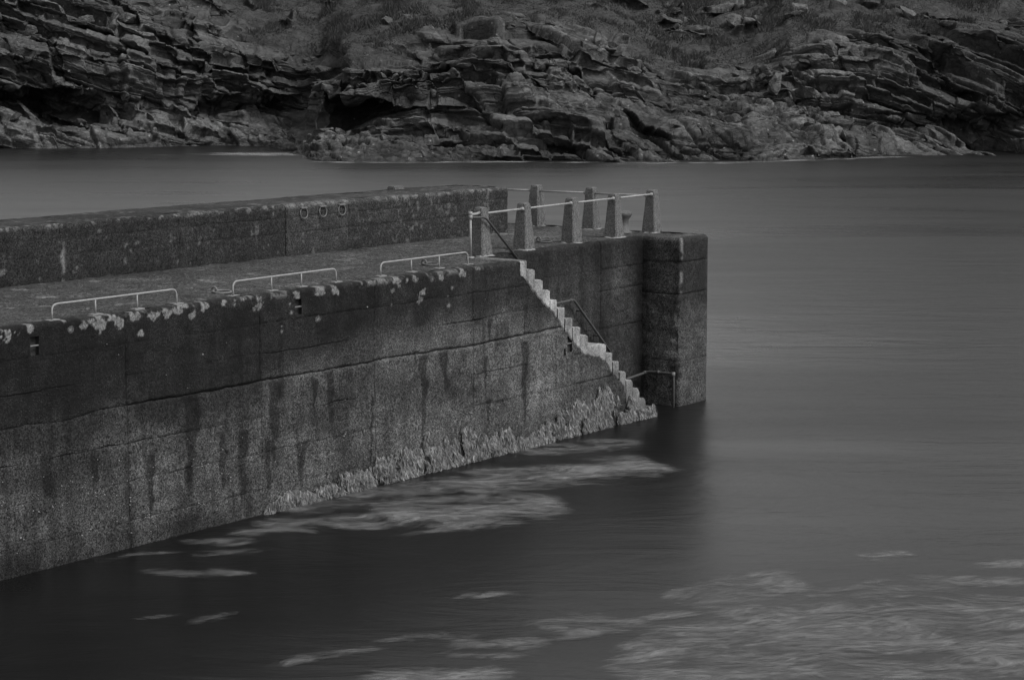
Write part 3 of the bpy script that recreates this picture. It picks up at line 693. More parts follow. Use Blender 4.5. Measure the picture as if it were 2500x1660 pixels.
# flight of steps cut into the face: nosing positions (s, z)
NOS = [(0.0, 3.615)]
for k in range(1, 9): NOS.append((round(.257 * k, 3), round(3.615 - .2045 * k + (.04 if k == 1 else 0), 3)))
NOS.append((2.73, 1.745))
for k in range(1, 9): NOS.append((round(2.73 + .247 * k, 3), round(1.745 - .2145 * k, 3)))
CRACK = np.array([(-.22, 3.5), (-.19, 3.36), (.07, 3.17), (.41, 2.88), (.75, 2.66), (1.04, 2.42), (1.33, 2.12), (1.63, 1.8), (1.93, 1.57), (2.36, 1.51), (2.75, 1.3), (3.3, .84), (3.9, .36), (4.5, -.2), (5, -.6)])
def crack_z(s):
    return np.interp(s, CRACK[:, 0], CRACK[:, 1]) + .08 * fbm(s, 0 * s, 0 * s, 2.3, 3, 8) + .055 * fbm(s, 0 * s, 0 * s, 10, 3, 9)

LICHEN = [(-12.54,3.54,.10),(-11.13,3.49,.07),(-10.87,3.49,.11),(-11.37,3.47,.05),(-10.38,3.47,.09),(-10.09,3.54,.10),(-9.97,3.27,.06),(-9.69,3.50,.10),(-9.44,3.53,.09),(-9.2,3.56,.10),(-8.85,3.46,.065),(-8.52,3.56,.10),(-7.93,3.51,.027),(-7.47,3.39,.038),(-7.32,3.46,.075),(-7.36,3.55,.05),(-6.45,3.54,.09),(-6.64,3.41,.027),(-6.59,3.26,.035),(-5.93,3.09,.053),(-6.82,2.97,.029),(-6.82,3.05,.02),(-5.85,3.52,.09),(-5.45,3.53,.09),(-11.46,3.59,.07),(-12.11,3.57,.07),(-10.57,3.56,.07),(-3.85,3.55,.08),(-3.58,3.54,.06),(-3.34,3.53,.055),(-2.86,3.5,.05),(-2.61,3.48,.06),(-3.99,3.39,.042),(-4.0,3.15,.023),(-3.17,3.28,.08),(-3.2,3.14,.06),(-2.38,2.99,.042),(-2.29,3.31,.033),(-2.4,3.16,.02),(-1.96,3.53,.08),(-3.8,3.46,.033),(-8.2,3.58,.08),(-9.0,3.59,.06),(-5.1,3.58,.06),(-4.6,3.585,.05),(-1.5,3.585,.05),(-7.7,3.59,.05),(-12.9,3.55,.06),(-13.4,3.5,.1),(-14.6,3.5,.09)]
def lichen(s, z):
    out = np.zeros_like(s); env = np.zeros_like(s)
    for k, (a, c, r) in enumerate(LICHEN):
        m = (np.abs(s - a) < r * 4) & (np.abs(z - c) < r * 3)
        if not m.any(): continue
        ss, zz = s[m], z[m]
        d = np.hypot((ss - a) / 1.4, zz - c) / r
        if r < .06:                                       # small ones grow as rings
            d = d + .5 * fbm(ss, 0 * ss + k, zz, .8 / r, 3, 31 + k)
            v = (1 - sstep(.7, 1.0, d)) * (1 - .8 * (sstep(.35, .5, d) * (1 - sstep(.65, .8, d))))
            out[m] = np.maximum(out[m], v * .9)
        else:
            env[m] = np.maximum(env[m], np.exp(-(d / 1.05) ** 2))
    near = (z > 2.8)
    n = np.zeros_like(s); n[near] = fbm(s[near], 0 * s[near], z[near], 6.5, 4, 120)
    n2 = np.zeros_like(s); n2[near] = fbm(s[near], 0 * s[near], z[near], 24, 2, 121)
    v = sstep(.34, .52, env * .8 + .7 * n + .35 * n2 - .10) * sstep(.05, .3, env)
    crust = sstep(.02, .4, n + .4 * n2) * sstep(ZD - .13, ZD - .03, z) * .6 * sstep(.5, .2, np.abs(s + 6) / 12)
    return np.maximum(np.maximum(out, v * (.75 + .5 * n2)), crust).clip(0, 1)

STAINS = [(-8.95, .19, 2.15, .75), (-9.0, .12, 1.1, .55), (-7.06, .17, 2.15, .9), (-7.2, .10, 1.2, .35), (-5.69, .13, 2.15, 1.18), (-6.1, .07, 2.1, 1.45), (-3.15, .14, 2.15, .65), (-2.52, .16, 2.15, 1.35), (-1.28, .07, 1.9, 1.15), (-1.2, .09, 1.1, .6), (-.04, .12, 2.05, .5), (-9.82, .11, 1.35, .45), (-10.98, .09, 1.55, 1.0), (-7.8, .13, 1.45, .2), (-8.25, .11, 1.5, .4), (-6.4, .15, 1.05, .35), (-.04, .08, 2.75, 2.2), (-1.14, .09, 2.6, 2.2), (-11.9, .14, 1.7, .9), (-13.5, .2, 2.2, .8), (-15, .2, 2.2, .4), (-4.6, .05, 1.6, .3)]
def tone_near(s, t, z):
    n1 = fbm(s, t, z, .8, 3, 200); n2 = fbm(s * 3, t, z * .35, 1.1, 3, 201); n3 = fbm(s * .25, t, z * 2.2, 1.4, 3, 202)
    nh = fbm(s, t, z, 4.5, 3, 203)
    b = np.interp(s, [-14, -10.4, -10.2, -7.45, -7.25, -4.6, -1.8, -1.5, 2], [2.4, 2.3, 2.0, 2.1, 2.55, 2.7, 2.75, 2.5, 2.45]) + .4 * n1 - .12 * sstep(-8, -12, s)
    b = b - .55 * sstep(-13, -9, s) * 0
    up = sstep(b - .45, b + .3, z + .16 * n2 + .22 * nh)
    drip = fbm(s * 6, t, z * .5, 1.0, 3, 204)
    tone = .170 * (1 + .42 * n1 + .22 * n2 + .32 * n3 + .25 * nh) * (1 - .35 * sstep(.15, .5, drip))
    tone = tone * (1 - up) + .038 * (1 + .6 * n1 + .35 * n2 + .5 * nh) * (1 - .4 * sstep(.1, .5, drip)) * up
    tone = tone * (1 - .38 * sstep(-6, -12.5, s)) * (1 - .4 * sstep(.12, .45, fbm(s, t, z, 1.3, 3, 205))) * (1 + .35 * sstep(.1, .5, fbm(s, t, z, 1.1, 3, 206)))
    # pale lime on the joints
    for j in JOINTS[3:]:
        tone = tone * (1 + .5 * np.exp(-((s - j) / .05) ** 2) * sstep(-.1, .5, fbm(s, t, z, 1.5, 2, 210)) * (z < 2.2))
    for a, w_, z1, z0 in STAINS:
        wz = w_ * (.45 + .6 * sstep(z0, z1, z))
        m = (1 - sstep(.62, 1.02, np.abs(s - a + .08 * n3 + .05 * nh) / wz + .45 * nh)) * sstep(z0 - .08, z0 + .12, z + .15 * n1 + .2 * nh) * (1 - sstep(z1 - .02, z1 + .05, z))
        tone = tone * (1 - .62 * m)
    wet = 1 - sstep(.05, .55, z + .12 * n1)
    tone = tone * (1 - .38 * wet)
    band = np.exp(-((z - (1.9 + .15 * n1)) / .12) ** 2) * sstep(-6, -9, s)
    return np.clip(tone * (1 - .3 * band), .015, .4)

def tone_recess(s, t, z):
    n1 = fbm(s, t, z, .9, 3, 220); n2 = fbm(s * 3, t * 3, z * .3, 1.2, 3, 221)
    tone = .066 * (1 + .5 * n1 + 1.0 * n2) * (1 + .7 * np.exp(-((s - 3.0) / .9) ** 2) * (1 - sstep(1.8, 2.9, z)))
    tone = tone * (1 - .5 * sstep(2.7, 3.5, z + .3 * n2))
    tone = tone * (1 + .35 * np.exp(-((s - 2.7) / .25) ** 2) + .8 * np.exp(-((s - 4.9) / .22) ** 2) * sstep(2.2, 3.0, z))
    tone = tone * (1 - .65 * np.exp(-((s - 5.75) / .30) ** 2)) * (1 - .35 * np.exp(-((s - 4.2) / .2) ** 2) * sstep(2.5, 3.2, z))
    return np.clip(tone * (1 - .3 * (1 - sstep(.1, .8, z))), .012, .4)

def tone_block(s, t, z):
    n1 = fbm(s, t, z, 1.1, 3, 230); n2 = fbm(s * 3, t * 3, z * .35, 1.3, 3, 231)
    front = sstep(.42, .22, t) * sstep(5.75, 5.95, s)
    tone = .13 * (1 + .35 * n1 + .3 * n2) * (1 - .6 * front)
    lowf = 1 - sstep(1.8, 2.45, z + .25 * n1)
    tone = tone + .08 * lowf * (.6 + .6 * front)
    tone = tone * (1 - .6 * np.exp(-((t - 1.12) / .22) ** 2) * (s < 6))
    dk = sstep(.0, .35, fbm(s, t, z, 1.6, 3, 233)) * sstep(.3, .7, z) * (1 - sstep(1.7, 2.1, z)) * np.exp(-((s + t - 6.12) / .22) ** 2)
    return np.clip(tone * (1 - .7 * dk), .012, .4)
def lich_block(s, t, z):
    v = np.exp(-((s - t - 5.72) / .055) ** 2) * sstep(2.35, 2.7, z + .25 * fbm(s, t, z, 3.5, 3, 234)) * sstep(-.25, .2, fbm(s, t, z, 5, 2, 235)) * (t < .5)
    return v * .8
def zero(s, t, z): return np.zeros_like(s)

def path_line(p0, p1, nrm):
    p0 = np.array(p0); p1 = np.array(p1); L = np.linalg.norm(p1 - p0); d = (p1 - p0) / L
    def fn(l):
        return p0[0] + d[0] * l, p0[1] + d[1] * l, np.full_like(l, nrm[0]), np.full_like(l, nrm[1])
    return fn, L

def path_poly(pts, radii):
    """outward = right-hand side of travel; rounded corners"""
    P = [Vector((a, b, 0)) for a, b in pts]
    dense = [P[0]]
    for i in range(1, len(P) - 1):
        r = radii[i - 1]
        u = (P[i - 1] - P[i]).normalized(); v = (P[i + 1] - P[i]).normalized()
        for k in range(13):
            a = k / 12
            dense.append((P[i] + u * r) * (1 - a) ** 2 + P[i] * 2 * a * (1 - a) + (P[i] + v * r) * a * a)
    dense.append(P[-1])
    D = np.array([(p.x, p.y) for p in dense]); seg = np.linalg.norm(np.diff(D, axis=0), axis=1); ks = np.concatenate([seg > 1e-6, [True]])
    D = D[ks]; seg = np.linalg.norm(np.diff(D, axis=0), axis=1); cl = np.concatenate([[0], np.cumsum(seg)])
    tan = np.gradient(D, cl, axis=0); tan /= np.linalg.norm(tan, axis=1)[:, None]
    def fn(l):
        s = np.interp(l, cl, D[:, 0]); t = np.interp(l, cl, D[:, 1])
        a = np.interp(l, cl, tan[:, 0]); b = np.interp(l, cl, tan[:, 1]); q = np.hypot(a, b)
        return s, t, b / q, -a / q
    return fn, cl[-1]

def panel(name, parent, fn, l0, l1, z0, z1, tonef, lichf=zero, res=.022, resz=None, top=0.0, mask=None, joint=(.03, .03, .03, .03), rough=.008, off=0.0, mat=None, wander=.012, erode=False):
    """one cast lift of concrete: a rough face whose edges fall back into the joints; top>0 rounds it over into the deck"""
    resz = resz or res
    nl = max(3, int((l1 - l0) / res) + 1); l = np.linspace(l0, l1, nl)
    nz = max(3, int((z1 - top - z0) / resz) + 1)
    zr = list(np.linspace(z0, z1 - top, nz)); ins = [0.0] * nz; nzr = [0.0] * nz
    if top > 0:
        for k in range(1, 7):
            a = k / 6 * math.pi / 2
            zr.append(z1 - top + top * math.sin(a)); ins.append(top * (1 - math.cos(a))); nzr.append(math.sin(a))
        for k in range(1, 5):
            zr.append(z1); ins.append(top + .03 * k); nzr.append(1.0)
    zr, ins, nzr = map(np.array, (zr, ins, nzr)); NZ = len(zr)
    s, t, ns, nt_ = fn(l)
    Sg = s[:, None] - ns[:, None] * ins[None]; Tg = t[:, None] - nt_[:, None] * ins[None]; Zg = np.broadcast_to(zr[None], Sg.shape).copy()
    L = np.broadcast_to(l[:, None], Sg.shape)
    nh = np.sqrt(np.maximum(0, 1 - nzr ** 2))
    Ns = ns[:, None] * nh[None]; Nt = nt_[:, None] * nh[None]; Nz = np.broadcast_to(nzr[None], Sg.shape)
    d = rough * fbm(Sg, Tg, Zg, 7, 3, 301) + rough * 1.4 * fbm(Sg, Tg, Zg, 1.6, 2, 302) + off
    if erode:
        ce = np.exp(-((Sg + Tg - 6.1) / .25) ** 2) * (Sg < 6.6)
        d = d - ce * (.03 * np.abs(fbm(Sg, Tg, Zg, 5, 3, 306)) + .09 * sstep(0, .4, fbm(Sg, Tg, Zg, 2.2, 3, 305)) * sstep(.4, .8, Zg) * (1 - sstep(1.7, 2.2, Zg)))
    nj = .5 + .5 * fbm(Sg, Tg, Zg, 2.1, 3, 303)
    nq = .014 * fbm(Sg, Tg, Zg, 8, 2, 304)
    def rec(dist, depth, w_=.016):
        dist = np.maximum(dist + nq, 0)
        wv = w_ * (.45 + 1.1 * nj)
        return depth * np.exp(-(dist / wv) ** 2)
    jl, jr, jb, jt = joint
    d = d - rec(L - l0, jl) - rec(l1 - L, jr) - rec(Zg - z0, jb * (.35 + 1.1 * nj), .02)
    if top == 0: d = d - rec(z1 - Zg, jt * (.35 + 1.1 * nj), .02)
    # the lift line wanders
    jag = .011 * fbm(L, 0 * L, 0 * L, 7, 3, int(round(z0 * 10)) + 700)
    jagt = .011 * fbm(L, 0 * L, 0 * L, 7, 3, int(round(z1 * 10)) + 700)
    wob = jag + wander * fbm(L, 0 * L, 0 * L + round(z0, 2) * 0, 1.3, 3, int(round(z0 * 10)) + 400)
    wobt = jagt + wander * fbm(L, 0 * L, 0 * L, 1.3, 3, int(round(z1 * 10)) + 400)
    fz = np.clip((Zg - z0) / max(z1 - z0, .01), 0, 1)
    if top > 0: wobt = wobt * 0
    V = np.stack([Sg + Ns * d, Tg + Nt * d, Zg + Nz * d + wob * (1 - fz) + wobt * fz], -1).reshape(-1, 3)
    tn = tonef(Sg, Tg, Zg); lc = lichf(Sg, Tg, Zg)
    F = grid_faces(nl, NZ)
    if mask is not None:
        ok = mask(Sg.ravel(), V[:, 1], V[:, 2])
        F = F[ok[F].all(1)]
        if len(F) == 0: return None
        used, inv = np.unique(F, return_inverse=True)
        F = inv.reshape(F.shape); V = V[used]; tn = tn.ravel()[used]; lc = lc.ravel()[used]
    me = mesh_np(name, V, F[:, ::-1] if False else F, True, {'tone': tn, 'lich': lc})
    return link(name, me, mat or M_WALL, parent)

# --- near wall: lifts x bays
near_wall = empty("near_wall", pier)
LIFTS = [-.9, .42, 1.03, 1.62, 2.185, 2.66, 3.14, ZD]
fnear, _ = path_line((0, 0), (10, 0), (0, -1))
SLOTS = [(-12.13, -11.99, 3.17, 3.44), (-6.49, -6.34, 3.21, 3.46), (1.37, 1.52, 1.70, 2.02), (1.26, 1.32, 1.66, 1.76)]
def near_mask(s, t, z):
    ok = ~((s > -.195) & (z > crack_z(s)))
    for a, b, c, d in SLOTS:
        ok &= ~((s > a) & (s < b) & (z > c) & (z < d))
    return ok
lnear = lambda s, t, z: lichen(s, z)
for bi, (a, b) in enumerate(zip(JOINTS, JOINTS[1:])):
    for k, (z0, z1) in enumerate(zip(LIFTS, LIFTS[1:])):
        main = abs(z0 - 2.185) < .01; mainb = abs(z1 - 2.185) < .01
        h_ = (h1(np.array([bi * 17 + k]), 5)[0])
        jb = .04 if main else (.012 if h_ > .6 else .003); jt = .03 if mainb else .004
        if a < -10.4: jb *= .4; jt *= .4
        panel("concrete_panel", near_wall, fnear, a + .003, b - .003, z0 + .002, z1 - (.002 if z1 < ZD else 0), tone_near, lnear,
              res=(.015 if z1 == ZD else .021) if a > -14 else .06, top=.07 if z1 == ZD else 0, mask=near_mask, joint=(.014, .014, jb, jt), off=.006 * (h_ - .5) + (.012 if z0 < 2.1 else 0), wander=.05 if (main or mainb) else .025)
for k, (z0, z1) in enumerate(zip(LIFTS[:4], LIFTS[1:5])):
    panel("concrete_panel", near_wall, fnear, 1.603, 4.95, z0 + .002, z1 - .002, tone_near, lnear, mask=near_mask, joint=(.022, .0, .02, .012), off=.012)

# --- core behind the panels (keeps the joints dark and the pier solid)
bm = bmesh.new()
box(bm, S_LEFT, -.02, .09, T_BACK - .1, -2, ZD - .05)
box(bm, -.02, S_NOTCH, T_WALL + .07, T_BACK - .1, -2, ZD - .05)
box(bm, S_NOTCH + .07, S_END - .07, .28, T_BACK - .1, -2, ZD - .06)
box(bm, S_LEFT, 5.1, T_PAR + .08, T_BACK - .12, ZD - .06, ZP - .06)
core = link("core", bm_mesh("core", bm), M_VOID, pier)
# recesses with a rung, cut into the face
for i, (a, b, c, d) in enumerate(SLOTS[:3]):
    bm = bmesh.new()
    x0, x1, y0, y1 = a - .03, b + .03, .0, .085
    v = [bm.verts.new(p) for p in ((x0, .015, c - .02), (x1, .015, c - .02), (x1, .015, d + .02), (x0, .015, d + .02), (x0, y1, c - .02), (x1, y1, c - .02), (x1, y1, d + .02), (x0, y1, d + .02))]
    for f in ((0, 1, 5, 4), (1, 2, 6, 5), (2, 3, 7, 6), (3, 0, 4, 7), (4, 5, 6, 7)): bm.faces.new([v[q] for q in f])
    link("ladder_recess", bm_mesh("ladder_recess", bm), M_VOID, near_wall)
    bm = bmesh.new(); tube(bm, [(a - .02, .02, (c + d) / 2), (b + .02, .02, (c + d) / 2)], .014, 8)
    link("rung", bm_mesh("rung", bm, True), M_PALEIRON, near_wall)

# --- limpets and barnacles dotted over the lower face
def limpets(n=900):
    s = rng.uniform(-14, 1.4, n * 3); z = rng.uniform(.15, 3.2, n * 3)
    w_ = np.exp(-((z - .75) / .55) ** 2) + .02
    cl = vnoise(s * 1.6, z * 1.6, 0 * s, 8); keep = (rng.random(n * 3) < w_ * (cl > .5)) & near_mask(s, 0 * s, z)
    s, z = s[keep][:n], z[keep][:n]; m = len(s)
    r = .006 + .010 * rng.random(m) ** 2
    a = np.arange(6) / 6 * 6.2832
    ring = np.stack([s[:, None] + r[:, None] * np.cos(a), np.full((m, 6), -.004), z[:, None] + r[:, None] * np.sin(a)], -1)
    tip = np.stack([s, np.full(m, -.02) - r * .8, z], -1)[:, None]
    V = np.concatenate([ring, tip], 1).reshape(-1, 3)
    k = np.arange(6); F = np.stack([k, (k + 1) % 6, np.full(6, 6)], 1)[None] + (np.arange(m) * 7)[:, None, None]
    o = link("limpets", mesh_np("limpets", V, F.reshape(-1, 3)), mat_plain("limpet_shell", .16, .8, .3, 30), pier)
    tag(o, kind='stuff')
limpets()

# --- recess wall behind the stairs
recess_wall = empty("recess_wall", pier)
frec, _ = path_line((0, T_WALL), (10, T_WALL), (0, -1))
RZ = [-.9, 1.77, 2.57, 3.02, ZD]
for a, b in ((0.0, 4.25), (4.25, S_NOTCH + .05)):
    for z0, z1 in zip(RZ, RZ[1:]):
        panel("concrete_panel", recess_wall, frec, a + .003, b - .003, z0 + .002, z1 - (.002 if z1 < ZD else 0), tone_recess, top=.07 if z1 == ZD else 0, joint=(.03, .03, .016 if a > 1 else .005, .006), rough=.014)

# --- end block
end_block = empty("end_block", pier)
fend, Lend = path_poly([(S_NOTCH, T_WALL + .02), (S_NOTCH, .2), (S_END, .2), (S_END, T_BACK)], [.07, .38])
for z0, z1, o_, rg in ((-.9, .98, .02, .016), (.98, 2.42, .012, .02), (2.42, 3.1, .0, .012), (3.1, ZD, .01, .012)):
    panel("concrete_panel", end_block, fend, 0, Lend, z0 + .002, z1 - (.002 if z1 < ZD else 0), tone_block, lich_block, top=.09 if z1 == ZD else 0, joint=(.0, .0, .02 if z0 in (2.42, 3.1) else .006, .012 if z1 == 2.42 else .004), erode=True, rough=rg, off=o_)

# --- stairs
stair = empty("staircase", pier)
def tone_step(s, z):
    n1 = fbm(s, 0 * s, z, 2.2, 3, 240); n2 = fbm(s * 3, 0 * s, z * .4, 2.2, 3, 241)
    t_ = .85 * (1 + .35 * n1 + .22 * n2)
    t_ = t_ * (1 - .6 * (1 - sstep(.35, 1.5, z + .3 * n2))) * (1 - .35 * sstep(.1, .5, fbm(s * 5, 0 * s, z * .8, 1.0, 3, 243)))
    ck = np.exp(-(fbm(s + z, 0 * s, z - s, 1.6, 3, 244) / .05) ** 2) * sstep(-.1, .2, fbm(s, 0 * s, z, .9, 2, 245))
    return np.clip(t_ * (1 - .8 * ck), .02, 1.1)
for k in range(1, len(NOS) + 1):
    s0, zt = (NOS[k - 1][0], NOS[k][1]) if k < len(NOS) else (NOS[-1][0], -.2)
    s1 = NOS[k][0] if k < len(NOS) else NOS[-1][0] + .25
    jit = .022 * math.sin(k * 7.3); zt += .014 * math.sin(k * 4.1); tk_ = .82 + .3 * abs(math.sin(k * 2.3 + 1))
    # face towards us: grid between the broken lower edge and the tread, proud of the wall
    nS, nZ = max(8, int((s1 - s0) / .02)), 30
    ss = np.linspace(s0 - .0, s1 + jit, nS); zz = np.linspace(0, 1, nZ)
    zb = np.minimum(crack_z(ss) - .012, zt - .06)
    zb = np.where(ss > 3.4, np.minimum(zb, zt - .5), zb)
    wear = (.014 + .02 * abs(math.sin(k * 3.7))) * np.exp(-((ss - s1) / .05) ** 2) * (1.2 + (k > 10) * 1.6) + .006 * np.abs(fbm(ss, 0 * ss, 0 * ss + k, 14, 2, 252))
    Zg = zb[:, None] + (zt - wear[:, None] - zb[:, None]) * zz[None]; Sg = np.broadcast_to(ss[:, None], Zg.shape)
    fr = -.018 + .006 * fbm(Sg, 0 * Sg, Zg, 6, 3, 246) - (.01 if k > 10 else 0) * fbm(Sg, 0 * Sg, Zg * .3, 4, 2, 247)
    edge_in = .022 * np.exp(-((Zg - zb[:, None]) / .02) ** 2) + .010 * np.exp(-((zt - Zg) / .012) ** 2) + .012 * np.exp(-((s1 + jit - Sg) / .012) ** 2)
    V1 = np.stack([Sg, fr + edge_in, Zg], -1).reshape(-1, 3); F1 = grid_faces(nS, nZ); T1 = tone_step(Sg, Zg).ravel() * tk_
    # tread
    nT = 40; tt_ = np.linspace(.0, 1, nT)
    Sg2 = np.broadcast_to(ss[:, None], (nS, nT)); Tg2 = np.broadcast_to((.005 + tt_ * (T_WALL - .005 + .02))[None], (nS, nT))
    Zg2 = zt - wear[:, None] - .006 * np.abs(fbm(Sg2, Tg2, 0 * Sg2, 4, 2, 250)) - .012 * np.exp(-(Tg2 / .02) ** 2)
    V2 = np.stack([Sg2, Tg2, Zg2], -1).reshape(-1, 3); F2 = grid_faces(nS, nT) + len(V1); T2 = tone_step(Sg2, Zg2 + Tg2 * .3).ravel() * 1.05
    # riser (faces away along the pier) and solid fill below
    zlow = zt - .30
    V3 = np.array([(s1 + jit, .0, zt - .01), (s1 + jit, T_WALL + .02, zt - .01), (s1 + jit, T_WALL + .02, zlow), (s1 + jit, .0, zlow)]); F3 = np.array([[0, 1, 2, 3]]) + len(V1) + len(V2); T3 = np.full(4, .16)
    me = mesh_np("step", np.concatenate([V1, V2, V3]), np.concatenate([F1, F2, F3]), True, {'tone': np.concatenate([T1, T2, T3]), 'lich': np.zeros(len(T1) + len(T2) + 4)})
    link("step", me, M_STEP, stair)
# fill under the flight
bm = bmesh.new()
pr = [(-.3, -2), (4.9, -2)] + [(s_, z_ - .33) for s_, z_ in reversed(NOS)]
vv0 = [bm.verts.new((a, .05, b)) for a, b in pr]; vv1 = [bm.verts.new((a, T_WALL + .05, b)) for a, b in pr]
bm.faces.new(vv0); bm.faces.new(vv1[::-1])
for i in range(len(pr)):
    j = (i + 1) % len(pr); bm.faces.new((vv0[i], vv1[i], vv1[j], vv0[j]))
link("stair_fill", bm_mesh("stair_fill", bm), M_VOID, stair)
# pale landing lip at the top of the flight
nS, nZ = 24, 26
ss = np.linspace(-.21, 0.0, nS); zb = np.minimum(crack_z(ss) - .012, 3.45); zz = np.linspace(0, 1, nZ)
Zg = zb[:, None] + (ZD - zb[:, None]) * zz[None]; Sg = np.broadcast_to(ss[:, None], Zg.shape)
V1 = np.stack([Sg, -.012 + .02 * np.exp(-((ZD - Zg) / .012) ** 2), Zg], -1).reshape(-1, 3); F1 = grid_faces(nS, nZ); T1 = tone_step(Sg, Zg).ravel()
nT = 50; Tg2 = np.broadcast_to(np.linspace(.0, T_WALL, nT)[None], (nS, nT)); Sg2 = np.broadcast_to(ss[:, None], (nS, nT))
V2 = np.stack([Sg2, Tg2, ZD + .006 - .02 * np.exp(-((Sg2 + .21) / .05) ** 2) + .003 * fbm(Sg2, Tg2, 0 * Sg2, 5, 2, 251)], -1).reshape(-1, 3); F2 = grid_faces(nS, nT) + len(V1); T2 = np.full(nS * nT, .34)
me = mesh_np("landing_lip", np.concatenate([V1, V2]), np.concatenate([F1, F2]), True, {'tone': np.concatenate([T1, T2]), 'lich': np.zeros(len(V1) + len(V2))})
link("landing_lip", me, M_STEP, stair)

# --- deck slabs
deck = empty("deck", pier)
def tone_deck(s, t):
    n1 = fbm(s, t, 0 * s, .7, 3, 260); n2 = fbm(s, t, 0 * s, 3, 3, 261)
    tn = .124 * (1 + .3 * n1 + .15 * n2)
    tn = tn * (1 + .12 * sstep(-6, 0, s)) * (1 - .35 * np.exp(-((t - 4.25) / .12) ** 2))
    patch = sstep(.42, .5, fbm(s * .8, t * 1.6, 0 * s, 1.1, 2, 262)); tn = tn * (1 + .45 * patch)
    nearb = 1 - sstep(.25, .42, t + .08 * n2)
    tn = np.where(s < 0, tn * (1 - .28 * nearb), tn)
    return np.clip(tn, .03, .45)
def slab(s0, s1, t0, t1, res=.03):
    ns_, nt_ = int((s1 - s0) / res) + 2, int((t1 - t0) / res) + 2
    Sg, Tg = np.meshgrid(np.linspace(s0, s1, ns_), np.linspace(t0, t1, nt_), indexing='ij')
    e = np.minimum(Sg - s0, s1 - Sg)
    z = ZD + .016 * fbm(Sg, Tg, 0 * Sg, 9, 2, 263) + .012 * fbm(Sg, Tg, 0 * Sg, .9, 2, 264) - .02 * np.exp(-(e / .02) ** 2)
    V = np.stack([Sg, Tg, z], -1).reshape(-1, 3)
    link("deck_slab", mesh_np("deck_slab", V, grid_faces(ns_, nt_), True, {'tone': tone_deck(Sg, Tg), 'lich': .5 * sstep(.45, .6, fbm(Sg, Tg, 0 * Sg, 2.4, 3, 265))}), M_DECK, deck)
for a, b in zip(JOINTS[:-2], JOINTS[1:-1]):
    slab(a + .002, b - .002, .15, T_PAR + .05, .03 if a > -14 else .08)
slab(-1.648, -.212, .15, T_PAR + .05)
slab(-.208, 2.6, T_WALL + .15, T_PAR + .05)
slab(2.602, S_END - .17, T_WALL + .15, T_PAR + .05)
slab(5.2, S_END - .17, T_PAR + .052, T_BACK)
slab(S_NOTCH + .15, S_END - .17, .38, T_WALL + .148)

# --- parapet
parapet = empty("parapet", pier)
def tone_par(s, t, z):
    n1 = fbm(s, t, z, .9, 3, 270); n2 = fbm(s * 2.5, t * 2.5, z * .5, 1.2, 3, 271)
    tn = .058 * (1 + .3 * n1 + .22 * n2) * (1 + .3 * sstep(-4, 3, s))
    inbay = sstep(-2.15, -2.0, s) * (1 - sstep(-.28, -.18, s)) * (t < 4.6)
    tn = tn * (1 + .4 * inbay)
    tn = tn * (1 + .5 * sstep(4.48, 4.58, z) * sstep(-.2, .3, n1))
    foot = 1 - sstep(3.62, 3.85, z); tn = tn * (1 - .2 * foot)
    return np.clip(tn, .02, .4)
def lich_par(s, t, z):
    a = np.exp(-((s + 7.72 + .05 * fbm(s, t, z, 3, 2, 272)) / .05) ** 2) * (z < 4.3) * sstep(-.3, .2, fbm(s, t, z, 9, 2, 273))
    b = sstep(.25, .5, fbm(s, t, z, 11, 3, 274)) * sstep(-.3, .2, fbm(s, t, z, 1.8, 2, 277)) * sstep(-.6, .8, s) * .5
    c = sstep(.4, .6, fbm(s, t, z, 7, 3, 275)) * .4
    e = sstep(.1, .4, fbm(s, t, z, 12, 3, 276)) * sstep(4.5, 4.6, z) * .6
    return np.clip(np.maximum(np.maximum(a * .8, b), np.maximum(c, e)), 0, 1)
fpar, Lpar = path_poly([(S_LEFT, T_PAR), (5.22, T_PAR), (5.22, T_BACK)], [.12])
PJ = [0, 8.0, 13.3, 16.22, 19.07, 21.93, 23.78, Lpar]
for a, b in zip(PJ, PJ[1:]):
    for z0, z1 in ((ZD - .05, 4.06), (4.06, 4.36), (4.36, ZP)):
        panel("concrete_panel", parapet, fpar, a + .002, b - .002, z0 + .001, z1 - (.001 if z1 < ZP else 0), tone_par, lich_par, res=.024 if a > 10 else .06, top=.075 if z1 == ZP else 0,
              joint=(.018, .018, .012 if z0 > 4 and a > 18 else .004, .008), rough=.010, off=(.012 if 21.9 < a < 22 else 0))
ns_, nt_ = 900, 50
Sg, Tg = np.meshgrid(np.linspace(S_LEFT, 5.04, ns_), np.linspace(T_PAR + .16, T_BACK, nt_), indexing='ij')
z = ZP + .012 * fbm(Sg, Tg, 0 * Sg, 5, 3, 280) + .02 * fbm(Sg, Tg, 0 * Sg, .6, 2, 281)
link("parapet_top", mesh_np("parapet_top", np.stack([Sg, Tg, z], -1).reshape(-1, 3), grid_faces(ns_, nt_), True, {'tone': tone_par(Sg, Tg, z) * .8, 'lich': .4 * sstep(.3, .5, fbm(Sg, Tg, 0 * Sg, 9, 3, 282))}), M_WALL, parapet)
fback, Lb = path_line((S_END, T_BACK), (S_LEFT, T_BACK), (0, 1))
panel("back_face", parapet, fback, S_END - 5.22, Lb, ZD - .1, ZP, tone_par, lich_par, res=.12, top=.05)
panel("back_face", pier, fback, 0, Lb, -.9, ZD - .02, tone_near, res=.15)
bm = bmesh.new(); box(bm, 2.68, 3.03, 5.45, 5.66, ZP - .03, ZP + .075); bmesh.ops.bevel(bm, geom=bm.edges[:], offset=.02, segments=2, affect='EDGES')
link("coping_stub", bm_mesh("coping_stub", bm), M_POST, parapet)

